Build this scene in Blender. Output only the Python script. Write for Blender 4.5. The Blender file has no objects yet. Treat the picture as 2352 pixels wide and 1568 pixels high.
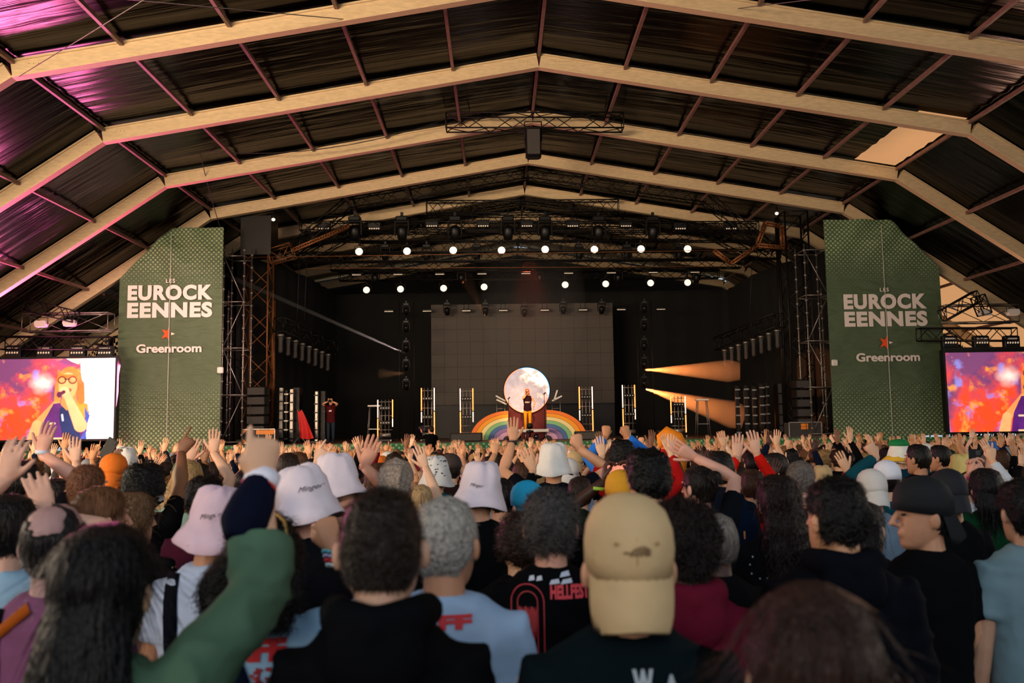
import bpy, bmesh, math, random
import numpy as np
from mathutils import Vector, Matrix, noise
from mathutils.bvhtree import BVHTree
random.seed(7)
rng = np.random.RandomState(11)
SC = bpy.context.scene
COL = SC.collection
PI = math.pi
# ------------------------------------------------------------------ camera
F = 2000.0
CAM = Vector((0, 0, 1.9))
yaw, pitch, roll = math.atan(33/F), math.atan(190/F), math.radians(.8)
fw = Vector((math.sin(yaw)*math.cos(pitch), math.cos(yaw)*math.cos(pitch), math.sin(pitch)))
r0 = fw.cross(Vector((0, 0, 1))).normalized(); u0 = r0.cross(fw)
RT = r0*math.cos(roll) - u0*math.sin(roll)
UP = u0*math.cos(roll) + r0*math.sin(roll)
cd = bpy.data.cameras.new('camera'); cam = bpy.data.objects.new('camera', cd); COL.objects.link(cam)
M = Matrix((RT, UP, -fw)).transposed().to_4x4(); M.translation = CAM
cam.matrix_world = M
cd.sensor_width = 36; cd.lens = 36*F/2352; cd.clip_end = 400; cd.clip_start = .05
cd.dof.use_dof = True; cd.dof.focus_distance = 14; cd.dof.aperture_fstop = 3.2
SC.camera = cam
def ray(px, py): return fw*F + RT*(px-1176) - UP*(py-784)
def at(px, py, Y):
    d = ray(px, py); return CAM + d*(Y/d.y)
# ------------------------------------------------------------------ world, exposure
SC.view_settings.view_transform = 'Standard'; SC.view_settings.look = 'None'
SC.view_settings.gamma = 1; SC.view_settings.use_curve_mapping = False
SC.view_settings.exposure = 0.12
cy = SC.cycles
cy.use_denoising = True; cy.max_bounces = 4; cy.diffuse_bounces = 2; cy.glossy_bounces = 2
cy.transmission_bounces = 2; cy.transparent_max_bounces = 8; cy.volume_bounces = 0
cy.sample_clamp_indirect = 4; cy.caustics_reflective = False; cy.caustics_refractive = False
w = bpy.data.worlds.new('world'); SC.world = w; w.use_nodes = True
bg = w.node_tree.nodes['Background']; bg.inputs[0].default_value = (.70, .86, 1, 1); bg.inputs[1].default_value = .6
def lamp(kind, name, loc, target=None, energy=100, color=(1, 1, 1), size=1, size_y=None, spot=40, blend=.5, spread=None):
    l = bpy.data.lights.new(name, kind); l.energy = energy; l.color = color
    if kind == 'AREA':
        l.size = size
        if size_y: l.shape = 'RECTANGLE'; l.size_y = size_y
        if spread: l.spread = math.radians(spread)
    elif kind == 'SPOT':
        l.spot_size = math.radians(spot); l.spot_blend = blend; l.shadow_soft_size = size
    elif kind == 'SUN': l.angle = math.radians(size)
    else: l.shadow_soft_size = size
    o = bpy.data.objects.new(name, l); COL.objects.link(o); o.location = loc
    if target is not None:
        o.rotation_euler = (Vector(target)-Vector(loc)).to_track_quat('-Z', 'Y').to_euler()
    return o
# daylight that comes in through the open end of the tent behind the crowd
lamp('AREA', 'daylight_from_open_end', (-3, -13, 7.5), (0, 14, 1.0), 760, (1, .96, .93), 30, 7)
# daylight over the heads from the open side aisles
lamp('AREA', 'daylight_from_side_aisle', (-21, 14, 5.0), (4, 17, .5), 3600, (1, .80, .60), 16, 4)
lamp('AREA', 'daylight_from_other_aisle', (23, 12, 5.0), (-4, 16, .5), 1000, (1, .86, .72), 14, 3)
lamp('SUN', 'sun', (30, 30, 40), (0, 30, 0), 5.0, (1, .86, .66), 1)
SC.objects['sun'].rotation_euler = (Vector((-.55, -.10, -.8))).to_track_quat('-Z', 'Y').to_euler()
# added lamps standing in for the glow of both screens, then warm stage washes
lamp('AREA', 'glow_of_pink_screen', (-16.4, 33.7, 3.0), (-14, 20, 7), 3000, (1, .16, .42), 4.6, 3.0)
lamp('AREA', 'glow_of_other_screen', (19.5, 33.7, 3.2), (17, 20, 6), 220, (1, .55, .35), 3.0, 2.0)
lamp('SPOT', 'banner_fill_spot', (-6, 22, 9), (-13.8, 35, 5), 7500, (1, .62, .52), .3, spot=34, blend=.6)  # added spot that brightens the olive banner, no such fixture seen
lamp('SPOT', 'front_wash', (1.5, 27, 10), (1, 38.2, 2.6), 9000, (1, .55, .25), .3, spot=9, blend=.6)
lamp('AREA', 'stage_wash', (1, 34, 9.0), (1, 40, 2), 420, (1, .78, .55), 14, 1)
# added warm lamp behind the camera that brightens the rafters, no source seen
lamp('AREA', 'rafter_fill', (-17, -6, 4.2), (-5, 34, 12), 2500, (1, .72, .46), 16, 3, spread=80)

# ------------------------------------------------------------------ materials
def lin(h):
    if isinstance(h, tuple): return h
    h = h.lstrip('#'); c = [int(h[i:i+2], 16)/255 for i in (0, 2, 4)]
    return tuple(x/12.92 if x <= .04045 else ((x+.055)/1.055)**2.4 for x in c)
def mat(name, color=(.5, .5, .5), rough=.6, metal=0, emit=0, ecol=None, obj=False, attr=None, nscale=0, namt=0, nstretch=(1, 1, 1), bump=0, bscale=20, bstretch=(1, 1, 1), spec=.4, coat=0, sheen=0, trans=0, alpha=1):
    m = bpy.data.materials.new(name); m.use_nodes = True; nt = m.node_tree; N = nt.nodes; L = nt.links
    b = N['Principled BSDF']; c = lin(color)
    b.inputs['Base Color'].default_value = (*c, 1); b.inputs['Roughness'].default_value = rough
    b.inputs['Metallic'].default_value = metal; b.inputs['Specular IOR Level'].default_value = spec
    if sheen: b.inputs['Sheen Weight'].default_value = sheen
    src = None
    if obj:
        o = N.new('ShaderNodeObjectInfo'); src = o.outputs['Color']
    if attr:
        a = N.new('ShaderNodeVertexColor'); a.layer_name = attr; src = a.outputs['Color']
    tc = N.new('ShaderNodeTexCoord')
    def nz(scale, stretch, detail=4):
        mp = N.new('ShaderNodeMapping'); mp.inputs['Scale'].default_value = stretch; L.new(tc.outputs['Object'], mp.inputs[0])
        n = N.new('ShaderNodeTexNoise'); n.inputs['Scale'].default_value = scale; n.inputs['Detail'].default_value = detail
        L.new(mp.outputs[0], n.inputs['Vector']); return n
    if namt:
        n = nz(nscale, nstretch)
        mr = N.new('ShaderNodeMapRange'); mr.inputs[1].default_value = .3; mr.inputs[2].default_value = .7
        mr.inputs[3].default_value = 1-namt; mr.inputs[4].default_value = 1+namt; L.new(n.outputs['Fac'], mr.inputs[0])
        mx = N.new('ShaderNodeVectorMath'); mx.operation = 'SCALE'
        if src: L.new(src, mx.inputs[0])
        else: mx.inputs[0].default_value = c
        L.new(mr.outputs[0], mx.inputs['Scale']); src = mx.outputs[0]
    if src: L.new(src, b.inputs['Base Color'])
    if bump:
        n = nz(bscale, bstretch, 3); bp = N.new('ShaderNodeBump'); bp.inputs['Strength'].default_value = bump; bp.inputs['Distance'].default_value = .02
        L.new(n.outputs['Fac'], bp.inputs['Height']); L.new(bp.outputs[0], b.inputs['Normal'])
    if emit:
        b.inputs['Emission Strength'].default_value = emit
        if attr: L.new(src, b.inputs['Emission Color']); b.inputs['Base Color'].default_value = (0, 0, 0, 1)
        else: b.inputs['Emission Color'].default_value = (*lin(ecol or color), 1)
    if trans:
        t = N.new('ShaderNodeBsdfTranslucent'); t.inputs[0].default_value = (*c, 1); ms = N.new('ShaderNodeMixShader'); ms.inputs[0].default_value = trans
        L.new(b.outputs[0], ms.inputs[1]); L.new(t.outputs[0], ms.inputs[2]); L.new(ms.outputs[0], N['Material Output'].inputs[0])
    return m
MM = dict(
 rafter=mat('rafter_metal', '#cdb48e', .55, 0, nscale=9, namt=.12, nstretch=(.5, 4, 2), bump=.15, bscale=30),
 rafter_dark=mat('rafter_flange', '#4a3028', .6, nscale=4, namt=.3),
 purlin=mat('purlin_metal', '#7a5a50', .5, nscale=5, namt=.2),
 black=mat('black_metal', '#0b0b0c', .45, .3),
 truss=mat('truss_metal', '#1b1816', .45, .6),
 warm_lit=mat('warm_lit_metal', '#7a4c2c', .45, .6, nscale=6, namt=.3),  # orange stage light put into the colour of the metal
 steel=mat('galvanised_steel', '#8c8680', .4, .8, nscale=8, namt=.2),
 white=mat('white_plastic', '#d9d4cf', .5),
 drape=mat('black_drape', '#060606', .9, nscale=3, namt=.3, bump=.6, bscale=3, bstretch=(6, 6, .2)),
 ledwall=mat('led_wall', '#3e3630', .6, nscale=60, namt=.18, bump=.2, bscale=60),
 stagefloor=mat('stage_deck', '#4a2f20', .55, nscale=5, namt=.3, bump=.1),
 soil=mat('trampled_soil', '#3a3128', .95, nscale=3, namt=.3, bump=.5, bscale=8),
 cable=mat('cable', '#101010', .6),
 grey=mat('grey_board', '#3c3836', .7, nscale=40, namt=.12),
 orange=mat('orange_sticker', '#f08a1c', .5),
 red=mat('red_cloth', '#d01010', .6, bump=.3, bscale=8),
 glow=mat('lamp_glow', (1, .9, .72), .5, emit=1.25, ecol=(1, .88, .7)),
 glow_dim=mat('lamp_glow_dim', (1, .85, .66), .5, emit=.22, ecol=(1, .8, .6)),
 tube_orange=mat('tube_orange', (1, .3, .1), .5, emit=2.6, ecol=(1, .25, .06)),
 tube_white=mat('tube_white', (1, .8, .7), .5, emit=1.0, ecol=(1, .75, .62)),
 cloth=mat('clothing', obj=True, rough=.85, nscale=7, namt=.12, bump=.35, bscale=9, spec=.06),
 skin=mat('skin', obj=True, rough=.5, nscale=9, namt=.07, bump=.08, bscale=40),
 hair=mat('hair', obj=True, rough=.4, spec=.22, nscale=26, namt=.45, nstretch=(3, 3, .35), bump=.8, bscale=60, bstretch=(2, 2, .2)),
 curl=mat('curly_hair', obj=True, rough=.5, spec=.25, nscale=75, namt=.38, bump=1, bscale=45),
 hat=mat('hat_cloth', obj=True, rough=.8, nscale=12, namt=.06, bump=.3, bscale=14),
 plain=mat('plain_paint', obj=True, rough=.5),
 crowd=mat('crowd', attr='col', rough=.75, nscale=9, namt=.15),
)
# ------------------------------------------------------------------ mesh helpers
class G:
    def __init__(s): s.v = []; s.f = []
    def add(s, vs, fs):
        b = len(s.v); s.v.extend([tuple(p) for p in vs]); s.f.extend([tuple(i+b for i in q) for q in fs]); return s
    def loft(s, rings, cap=True):
        n = len(rings[0]); b = len(s.v)
        for r in rings: s.v.extend([tuple(p) for p in r])
        for k in range(len(rings)-1):
            o = b+k*n
            for i in range(n):
                j = (i+1) % n; s.f.append((o+i, o+j, o+n+j, o+n+i))
        if cap:
            for o, rev in ((b, True), (b+(len(rings)-1)*n, False)):
                c = tuple(np.mean(np.array(s.v[o:o+n]), axis=0)); s.v.append(c); ci = len(s.v)-1
                for i in range(n):
                    j = (i+1) % n; s.f.append((ci, o+j, o+i) if rev else (ci, o+i, o+j))
        return s
    def tube(s, pts, rad, n=8, up=None, round_ends=True):
        pts = [Vector(p) for p in pts]; rr = [(r if isinstance(r, tuple) else (r, r)) for r in rad]
        if round_ends:
            a, b = pts[0], pts[-1]; d0 = (pts[0]-pts[1]).normalized(); d1 = (pts[-1]-pts[-2]).normalized()
            pts = [a+d0*min(rr[0])*.75]+pts+[b+d1*min(rr[-1])*.75]
            rr = [(rr[0][0]*.55, rr[0][1]*.55)]+rr+[(rr[-1][0]*.55, rr[-1][1]*.55)]
        rings = []; u = Vector(up) if up is not None else None
        for i, p in enumerate(pts):
            t = (pts[min(i+1, len(pts)-1)]-pts[max(i-1, 0)]).normalized()
            if u is None: u = t.orthogonal().normalized()
            a = (u-t*u.dot(t))
            a = a.normalized() if a.length > 1e-6 else t.orthogonal().normalized()
            b = t.cross(a); u = a
            rings.append([p+a*math.cos(q)*rr[i][0]+b*math.sin(q)*rr[i][1] for q in [2*PI*k/n for k in range(n)]])
        return s.loft(rings)
    def ell(s, c, r, nu=10, nv=7, rot=None):
        c = Vector(c); rings = []
        for k in range(1, nv):
            th = PI*k/nv; rings.append([Vector((r[0]*math.sin(th)*math.cos(2*PI*i/nu), r[1]*math.sin(th)*math.sin(2*PI*i/nu), -r[2]*math.cos(th))) for i in range(nu)])
        if rot: rings = [[rot @ p for p in q] for q in rings]
        return s.loft([[c+p for p in q] for q in rings])
    def box(s, c, d, rot=None, bevel=0):
        c = Vector(c); x, y, z = [k/2 for k in d]
        if bevel:
            b = bevel; out = []
            for zz, ins in ((-z, b), (-z+b, 0), (z-b, 0), (z, b)):
                X, Y = x-ins, y-ins
                out.append([Vector(p) for p in ((X, -Y+b, zz), (X, Y-b, zz), (X-b, Y, zz), (-X+b, Y, zz), (-X, Y-b, zz), (-X, -Y+b, zz), (-X+b, -Y, zz), (X-b, -Y, zz))])
            if rot: out = [[rot @ p for p in q] for q in out]
            return s.loft([[c+p for p in q] for q in out])
        vs = [Vector((i*x, j*y, k*z)) for k in (-1, 1) for j in (-1, 1) for i in (-1, 1)]
        if rot: vs = [rot @ p for p in vs]
        return s.add([c+p for p in vs], [(0, 2, 3, 1), (4, 5, 7, 6), (0, 1, 5, 4), (2, 6, 7, 3), (0, 4, 6, 2), (1, 3, 7, 5)])
    def bar(s, a, b, r=.02, n=6): return s.tube([a, b], [r, r], n, round_ends=False)
    def xf(s, m): s.v = [tuple(m @ Vector(p)) for p in s.v]; return s
    def mesh(s, name, smooth=True):
        me = bpy.data.meshes.new(name); me.from_pydata(s.v, [], s.f); me.update()
        if smooth: me.polygons.foreach_set('use_smooth', [True]*len(me.polygons))
        return me
def link(name, me, m, parent=None, loc=None, rot=None, color=None):
    o = bpy.data.objects.new(name, me); COL.objects.link(o)
    if m is not None and hasattr(me, 'materials') and len(me.materials) == 0: me.materials.append(m)
    if parent: o.parent = parent
    if loc is not None: o.location = loc
    if rot is not None: o.rotation_euler = rot
    if color is not None: o.color = (*lin(color), 1)
    return o
def tag(o, label=None, cat=None, group=None, kind=None):
    if label: o['label'] = label
    if cat: o['category'] = cat
    if group: o['group'] = group
    if kind: o['kind'] = kind
    return o
def empty(name, loc, rz=0, label=None, cat=None, group=None, kind=None):
    o = bpy.data.objects.new(name, None); COL.objects.link(o); o.location = loc; o.rotation_euler = (0, 0, rz); o.empty_display_size = .1
    return tag(o, label, cat, group, kind)
def remesh(me, voxel, ratio=None, smooth=0):
    o = bpy.data.objects.new('tmp', me); COL.objects.link(o)
    md = o.modifiers.new('r', 'REMESH'); md.mode = 'VOXEL'; md.voxel_size = voxel; md.use_smooth_shade = True
    if smooth:
        sm = o.modifiers.new('s', 'SMOOTH'); sm.factor = .5; sm.iterations = smooth
    if ratio:
        dm = o.modifiers.new('d', 'DECIMATE'); dm.ratio = ratio
    dg = bpy.context.evaluated_depsgraph_get(); dg.update()
    out = bpy.data.meshes.new_from_object(o.evaluated_get(dg)); out.name = me.name
    bpy.data.objects.remove(o); bpy.data.meshes.remove(me)
    out.polygons.foreach_set('use_smooth', [True]*len(out.polygons))
    return out
def gz(y): return -.0225*max(0., min(y, 60.))
def textmesh(s, size, bold=0, shear=0, ext=.004, res=3, space=1):
    cu = bpy.data.curves.new('t', 'FONT'); cu.body = s; cu.size = size; cu.offset = bold; cu.shear = shear; cu.extrude = ext
    cu.align_x = 'CENTER'; cu.resolution_u = res; cu.space_character = space
    o = bpy.data.objects.new('t', cu); COL.objects.link(o); dg = bpy.context.evaluated_depsgraph_get(); dg.update()
    me = bpy.data.meshes.new_from_object(o.evaluated_get(dg)); bpy.data.objects.remove(o)
    co = np.zeros(len(me.vertices)*3); me.vertices.foreach_get('co', co); co = co.reshape(-1, 3)
    c2 = np.stack([co[:, 0], -co[:, 2], co[:, 1]], 1); me.vertices.foreach_set('co', c2.ravel()); me.update(); me.materials.clear()
    return me
# ================================================================== the tent
RX = 1.155
YK = {k: 26.2+5*(k-2) for k in range(-6, 9)}
pk = at(2225, 312, YK[2]); pl = at(240, 330, YK[2]); pr = at(1228, 158, YK[2])
HX = (pk.x-pl.x)/2; CXT = (pk.x+pl.x)/2; ZK = (pk.z+pl.z)/2; ZR = pr.z
SIDE = 10.0; ZE = ZK-SIDE*.667
def prof(x):   # bottom of rafters
    a = abs(x-CXT)
    return ZR+(ZK-ZR)*a/HX if a <= HX else ZK-(a-HX)*.667
xs_purl = [CXT+s*HX*i/5 for i in range(1, 6) for s in (-1, 1)]+[CXT]
xs_side = [CXT+s*(HX+2.5*i) for i in (1, 2, 3, 4) for s in (-1, 1)]
TH = .46
floor = link('floor', G().add([(-60, -25, 0), (60, -25, 0), (60, 0, 0), (-60, 0, 0), (60, 60, gz(60)), (-60, 60, gz(60)), (60, 140, gz(60)), (-60, 140, gz(60))],
    [(0, 1, 2, 3), (3, 2, 4, 5), (5, 4, 6, 7)]).mesh('floor', False), MM['soil'])
tag(floor, 'sloping trampled ground under the crowd', kind='structure')
def beam(x0, x1, y, name, par):
    z0, z1 = prof(x0), prof(x1); g = G(); d = Vector((x1-x0, 0, z1-z0)); L = d.length; t = d.normalized(); nrm = Vector((-t.z, 0, t.x))
    if nrm.z < 0: nrm = -nrm
    for (o, h, wd) in ((TH/2, TH*.84, .16), (TH-.025, .05, .26), (.025, .05, .26)):
        c = [Vector((x0, y, z0)), Vector((x1, y, z1))]; vs = []
        for p in c:
            for (a, b) in ((-1, -1), (1, -1), (1, 1), (-1, 1)): vs.append(p+nrm*(o+b*h/2)+Vector((0, a*wd/2, 0)))
        g.add(vs, [(0, 1, 5, 4), (1, 2, 6, 5), (2, 3, 7, 6), (3, 0, 4, 7), (3, 2, 1, 0), (4, 5, 6, 7)])
    # bolt plates near the joints
    for e in (x0+.5, x1-.5):
        for k in (-1, 0, 1):
            zz = prof(e)
            g.tube([Vector((e+k*.12, y-.10, zz+.28)), Vector((e+k*.12, y-.078, zz+.28))], [.018, .018], 6, round_ends=False)
    o = link(name, g.mesh(name, False), MM['rafter'], par); return o
for k in range(-3, 9):
    y = YK[k]; fr = empty('portal_frame', (0, 0, 0), kind='structure')
    tag(fr, 'pale aluminium portal frame spanning the black tent roof')
    for (a, b) in ((CXT-HX-SIDE, CXT-HX), (CXT-HX, CXT), (CXT, CXT+HX), (CXT+HX, CXT+HX+SIDE)): beam(a, b, y, 'rafter', fr)
    for s in (-1, 1):
        x = CXT+s*(HX+SIDE); g = G().box((x, y, ZE/2-.3), (.3, .2, ZE+.9)); link('frame_leg', g.mesh('frame_leg', False), MM['rafter'], fr)
ceil = empty('ceiling', (0, 0, 0), kind='structure')
# glossy black roof membrane
def membrane_mat(name, base, rough, trans=0):
    m = mat(name, base, rough, spec=.17, trans=trans); nt = m.node_tree; N = nt.nodes; L = nt.links
    tc = N.new('ShaderNodeTexCoord'); mp = N.new('ShaderNodeMapping'); mp.inputs['Scale'].default_value = (.12, 2.6, .2); L.new(tc.outputs['Object'], mp.inputs[0])
    n = N.new('ShaderNodeTexNoise'); n.inputs['Scale'].default_value = 1.3; n.inputs['Detail'].default_value = 4; L.new(mp.outputs[0], n.inputs['Vector'])
    bp = N.new('ShaderNodeBump'); bp.inputs['Strength'].default_value = 1; bp.inputs['Distance'].default_value = .032
    L.new(n.outputs['Fac'], bp.inputs['Height']); L.new(bp.outputs[0], N['Principled BSDF'].inputs['Normal'])
    return m
MEM = membrane_mat('roof_membrane', '#030202', .2)
MEML = membrane_mat('light_membrane', '#b58860', .6, .6)
def panel(xa, xb, y0, y1, m, parent, name='membrane_panel', nx=10, ny=16):
    vs, fs = [], []
    for j in range(ny+1):
        v = j/ny
        for i in range(nx+1):
            u = i/nx; x = xa+(xb-xa)*u; sag = .18*math.sin(PI*v)*math.sin(PI*u)+.03*math.sin(v*40+x*1.3)*math.sin(PI*v)**.5
            vs.append((x, y0+(y1-y0)*v, prof(x)+TH+.12+sag))
    for j in range(ny):
        for i in range(nx): a = j*(nx+1)+i; fs.append((a, a+1, a+nx+2, a+nx+1))
    return link(name, G().add(vs, fs).mesh(name), m, parent)
segs = [(CXT-HX-SIDE, CXT-HX), (CXT-HX, CXT), (CXT, CXT+HX), (CXT+HX, CXT+HX+SIDE)]
for k in range(-3, 8):
    for si, (a, b) in enumerate(segs):
        if k == 2 and si == 2:      # a lighter cloth strip by the right knee lets the sun through
            c = b-1.5; panel(a, c, YK[k], YK[k+1], MEM, ceil); panel(c, b, YK[k], YK[k+1], MEML, ceil, 'translucent_strip', 6)
        elif k >= 4 and si == 3:
            c = b-6.0; panel(a, c, YK[k], YK[k+1], MEM, ceil); panel(c, b, YK[k], YK[k+1], MEML, ceil, 'translucent_strip', 8)
        elif k >= 5 and si == 0:
            c = a+5.0; panel(c, b, YK[k], YK[k+1], MEM, ceil); panel(a, c, YK[k], YK[k+1], MEML, ceil, 'translucent_strip', 8)
        else: panel(a, b, YK[k], YK[k+1], MEM, ceil)
pm = {}
for k in range(-3, 8):
    for x in xs_purl+xs_side:
        z = prof(x)+TH-.05
        if 'p' not in pm: pm['p'] = G().box((0, 2.5, 0), (.09, 4.8, .11)).mesh('purlin', False)
        link('purlin', pm['p'], MM['purlin'], ceil, (x, YK[k], z))
# wind bracing wires and a sagging cable
def wire(name, pts, r, m, parent): return link(name, G().tube(pts, [r]*len(pts), 5).mesh(name), m, parent)
wire('bracing_wire', [at(40, 178, YK[1]), at(330, 0, YK[0])], .012, MM['steel'], ceil)
wire('bracing_wire', [at(200, -10, YK[0]), at(800, 45, YK[1])], .012, MM['steel'], ceil)
wire('bracing_wire', [at(1690, 20, YK[1]), at(2100, -30, YK[0])], .012, MM['steel'], ceil)
def sagc(a, b, s, n=10): return [a.lerp(b, i/n)-Vector((0, 0, s*4*(i/n)*(1-i/n))) for i in range(n+1)]
wire('hanging_cable', sagc(at(458, 346, 30), at(1020, 275, 30), .5), .014, MM['cable'], ceil)
wire('hanging_cable', sagc(at(458, 346, 30), at(505, 520, 34), .1), .014, MM['cable'], ceil)
# side walls, rear wall
def quadwall(name, pts, m): 
    o = link(name, G().add(pts, [(0, 1, 2, 3)]).mesh(name, False), m); return tag(o, kind='structure')
XL, XR = CXT-HX-SIDE, CXT+HX+SIDE
quadwall('wall_left', [(XL, -5, -1), (XL, 40, -1), (XL, 40, ZE+TH), (XL, -5, ZE+TH)], MM['drape'])
quadwall('wall_right', [(XR, -5, -1), (XR, 40, -1), (XR, 40, ZE+TH), (XR, -5, ZE+TH)], MM['drape'])
g = G(); n = 24; x0, x1 = -14.5, 16.5
vs = []; fs = []
for i in range(n+1):
    x = x0+(x1-x0)*i/n; vs += [(x, 56.5, -1.3), (x, 56.5, prof(x)+TH+.2)]
for i in range(n): fs.append((2*i, 2*i+2, 2*i+3, 2*i+1))
tag(link('wall_back', g.add(vs, fs).mesh('wall_back', False), MM['drape']), kind='structure')

# ================================================================== stage
ZS = at(1176, 1013, 35.5).z
SX0, SX1 = at(505, 1000, 35.5).x-1.0, at(1915, 1000, 35.5).x+1
st = empty('stage', ((SX0+SX1)/2, 35.5, gz(36)), label='raised brown stage deck behind the green skirt banner', cat='stage')
w_ = (SX1-SX0); nd = 12
for i in range(nd):
    for j in range(7):
        if (i, j) == (0, 0): dm = G().box((0, 0, 0), (w_/nd-.02, 1.98, .12)).mesh('deck_panel', False)
        link('deck_panel', dm, MM['stagefloor'], st, (-w_/2+w_/nd*(i+.5), 1+2*j, ZS-.06-gz(36)))
link('deck_frame', G().box((0, 7, (ZS-.12-gz(36))/2), (w_-.2, 13.6, ZS-.12-gz(36)-.02)).mesh('deck_frame', False), MM['black'], st)
# drapes round the stage box
bd = G(); vs = []; fs = []
path = [(-11.3, 37.6), (-10.2, 40), (-9.4, 44), (-9.2, 49.2), (-4, 49.4), (2, 49.4), (8, 49.4), (13.2, 49.2), (13.2, 44), (13.9, 40), (14.8, 37.6)]
m_ = 12; P = []
for a, b in zip(path[:-1], path[1:]):
    for i in range(m_): u = i/m_; P.append((a[0]+(b[0]-a[0])*u, a[1]+(b[1]-a[1])*u))
for i, (x, y) in enumerate(P):
    o = .07*math.sin(i*1.9); vs += [(x+o, y+o, ZS-.1), (x+o, y+o, 9.4)]
for i in range(len(P)-1): fs.append((2*i, 2*i+2, 2*i+3, 2*i+1))
tag(link('stage_drape', bd.add(vs, fs).mesh('stage_drape'), MM['drape']), 'black drape hung around the sides and rear of the stage', 'curtain')
# back stage LED wall of panels
a = at(990, 700, 46); b = at(1412, 925, 46); lw = empty('led_wall', ((a.x+b.x)/2, 46, b.z), label='large switched-off grey LED wall at the rear of the stage', cat='led wall')
nx, nz_ = 14, 8; wx, wz = (b.x-a.x)/nx, (a.z-b.z)/nz_
pm2 = G().box((0, 0, 0), (wx-.008, .08, wz-.008)).mesh('led_panel', False)
for i in range(nx):
    for j in range(nz_): link('led_panel', pm2, MM['ledwall'], lw, (-(b.x-a.x)/2+wx*(i+.5), 0, wz*(j+.5)))
for s in (-1, 0, 1): link('support_leg', G().box((s*4, .3, -(b.z-ZS)/2), (.15, .3, b.z-ZS)).mesh('support_leg', False), MM['black'], lw)
link('plinth_board', G().box((0, .15, -(b.z-ZS)/2), (b.x-a.x, .04, b.z-ZS-.02)).mesh('plinth_board', False), MM['black'], lw)

tag(link('aisle_drape', G().add([(-19.5, 41, -1), (-11.4, 39, -1), (-11.4, 39, 9.5), (-15.5, 41, 9.0), (-16.2, 41, 5.2), (-19.5, 41, 5.2)], [(0, 1, 2, 3, 4, 5)]).mesh('aisle_drape', False), MM['drape']), 'black drape closing the gap behind the olive banner tower', 'curtain')
tag(link('aisle_drape', G().add([(14.9, 39, -1), (19.5, 41, -1), (19.5, 41, 2.2), (17.6, 41, 2.4), (17.2, 41, 9.0), (14.9, 39, 9.5)], [(0, 1, 2, 3, 4, 5)]).mesh('aisle_drape', False), MM['drape']), 'black drape closing the gap behind the dark green banner tower', 'curtain')
# green dotted banner cloth
def halftone(name, base, dot, sp=.19, zlo=0, zhi=8.4, mode='tower'):
    m = mat(name, base, .6, spec=.4); nt = m.node_tree; N = nt.nodes; L = nt.links
    tc = N.new('ShaderNodeTexCoord'); sx = N.new('ShaderNodeSeparateXYZ'); L.new(tc.outputs['Object'], sx.inputs[0])
    def ma(op, a, b=None, c=None):
        n = N.new('ShaderNodeMath'); n.operation = op
        for i, q in enumerate((a, b, c)):
            if q is None: continue
            if isinstance(q, (int, float)): n.inputs[i].default_value = q
            else: L.new(q, n.inputs[i])
        return n.outputs[0]
    u = ma('DIVIDE', ma('ADD', sx.outputs['X'], sx.outputs['Z']), sp); v = ma('DIVIDE', ma('SUBTRACT', sx.outputs['X'], sx.outputs['Z']), sp)
    fu = ma('SUBTRACT', ma('FRACT', u), .5); fv = ma('SUBTRACT', ma('FRACT', v), .5)
    d = ma('SQRT', ma('ADD', ma('MULTIPLY', fu, fu), ma('MULTIPLY', fv, fv)))
    ns = N.new('ShaderNodeTexNoise'); ns.inputs['Scale'].default_value = .8; L.new(tc.outputs['Object'], ns.inputs['Vector'])
    z = ma('ADD', sx.outputs['Z'], ma('MULTIPLY', ma('SUBTRACT', ns.outputs['Fac'], .5), 1.2))
    if mode == 'tower':
        lo = ma('MAXIMUM', ma('SUBTRACT', .36, ma('MULTIPLY', z, .36/3.0)), 0.)
        hi = ma('MAXIMUM', ma('MULTIPLY', ma('SUBTRACT', z, 5.9), .36/2.2), 0.)
        r = ma('MAXIMUM', lo, hi)
    else: r = ma('ADD', .16, ma('MULTIPLY', ns.outputs['Fac'], .25))
    r = ma('MINIMUM', r, .34)
    fac = ma('LESS_THAN', d, r)
    mx = N.new('ShaderNodeMix'); mx.data_type = 'RGBA'; mx.inputs[6].default_value = (*lin(base), 1); mx.inputs[7].default_value = (*lin(dot), 1)
    L.new(fac, mx.inputs[0]); L.new(mx.outputs[2], N['Principled BSDF'].inputs['Base Color'])
    n2 = N.new('ShaderNodeTexNoise'); n2.inputs['Scale'].default_value = 1.5; mp = N.new('ShaderNodeMapping'); mp.inputs['Scale'].default_value = (1, 1, 3); L.new(tc.outputs['Object'], mp.inputs[0]); L.new(mp.outputs[0], n2.inputs['Vector'])
    bp = N.new('ShaderNodeBump'); bp.inputs['Distance'].default_value = .15; bp.inputs['Strength'].default_value = .6; L.new(n2.outputs['Fac'], bp.inputs['Height']); L.new(bp.outputs[0], N['Principled BSDF'].inputs['Normal'])
    return m
HTL = halftone('banner_cloth', '#4f6147', '#93aa7c'); HTR = HTL
HTS = halftone('skirt_cloth', '#2f6b45', '#7fb384', .22, mode='skirt')
LET = mat('lettering_print', '#e9ddd8', .6); ORG = mat('star_print', '#f2541b', .6)
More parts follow.
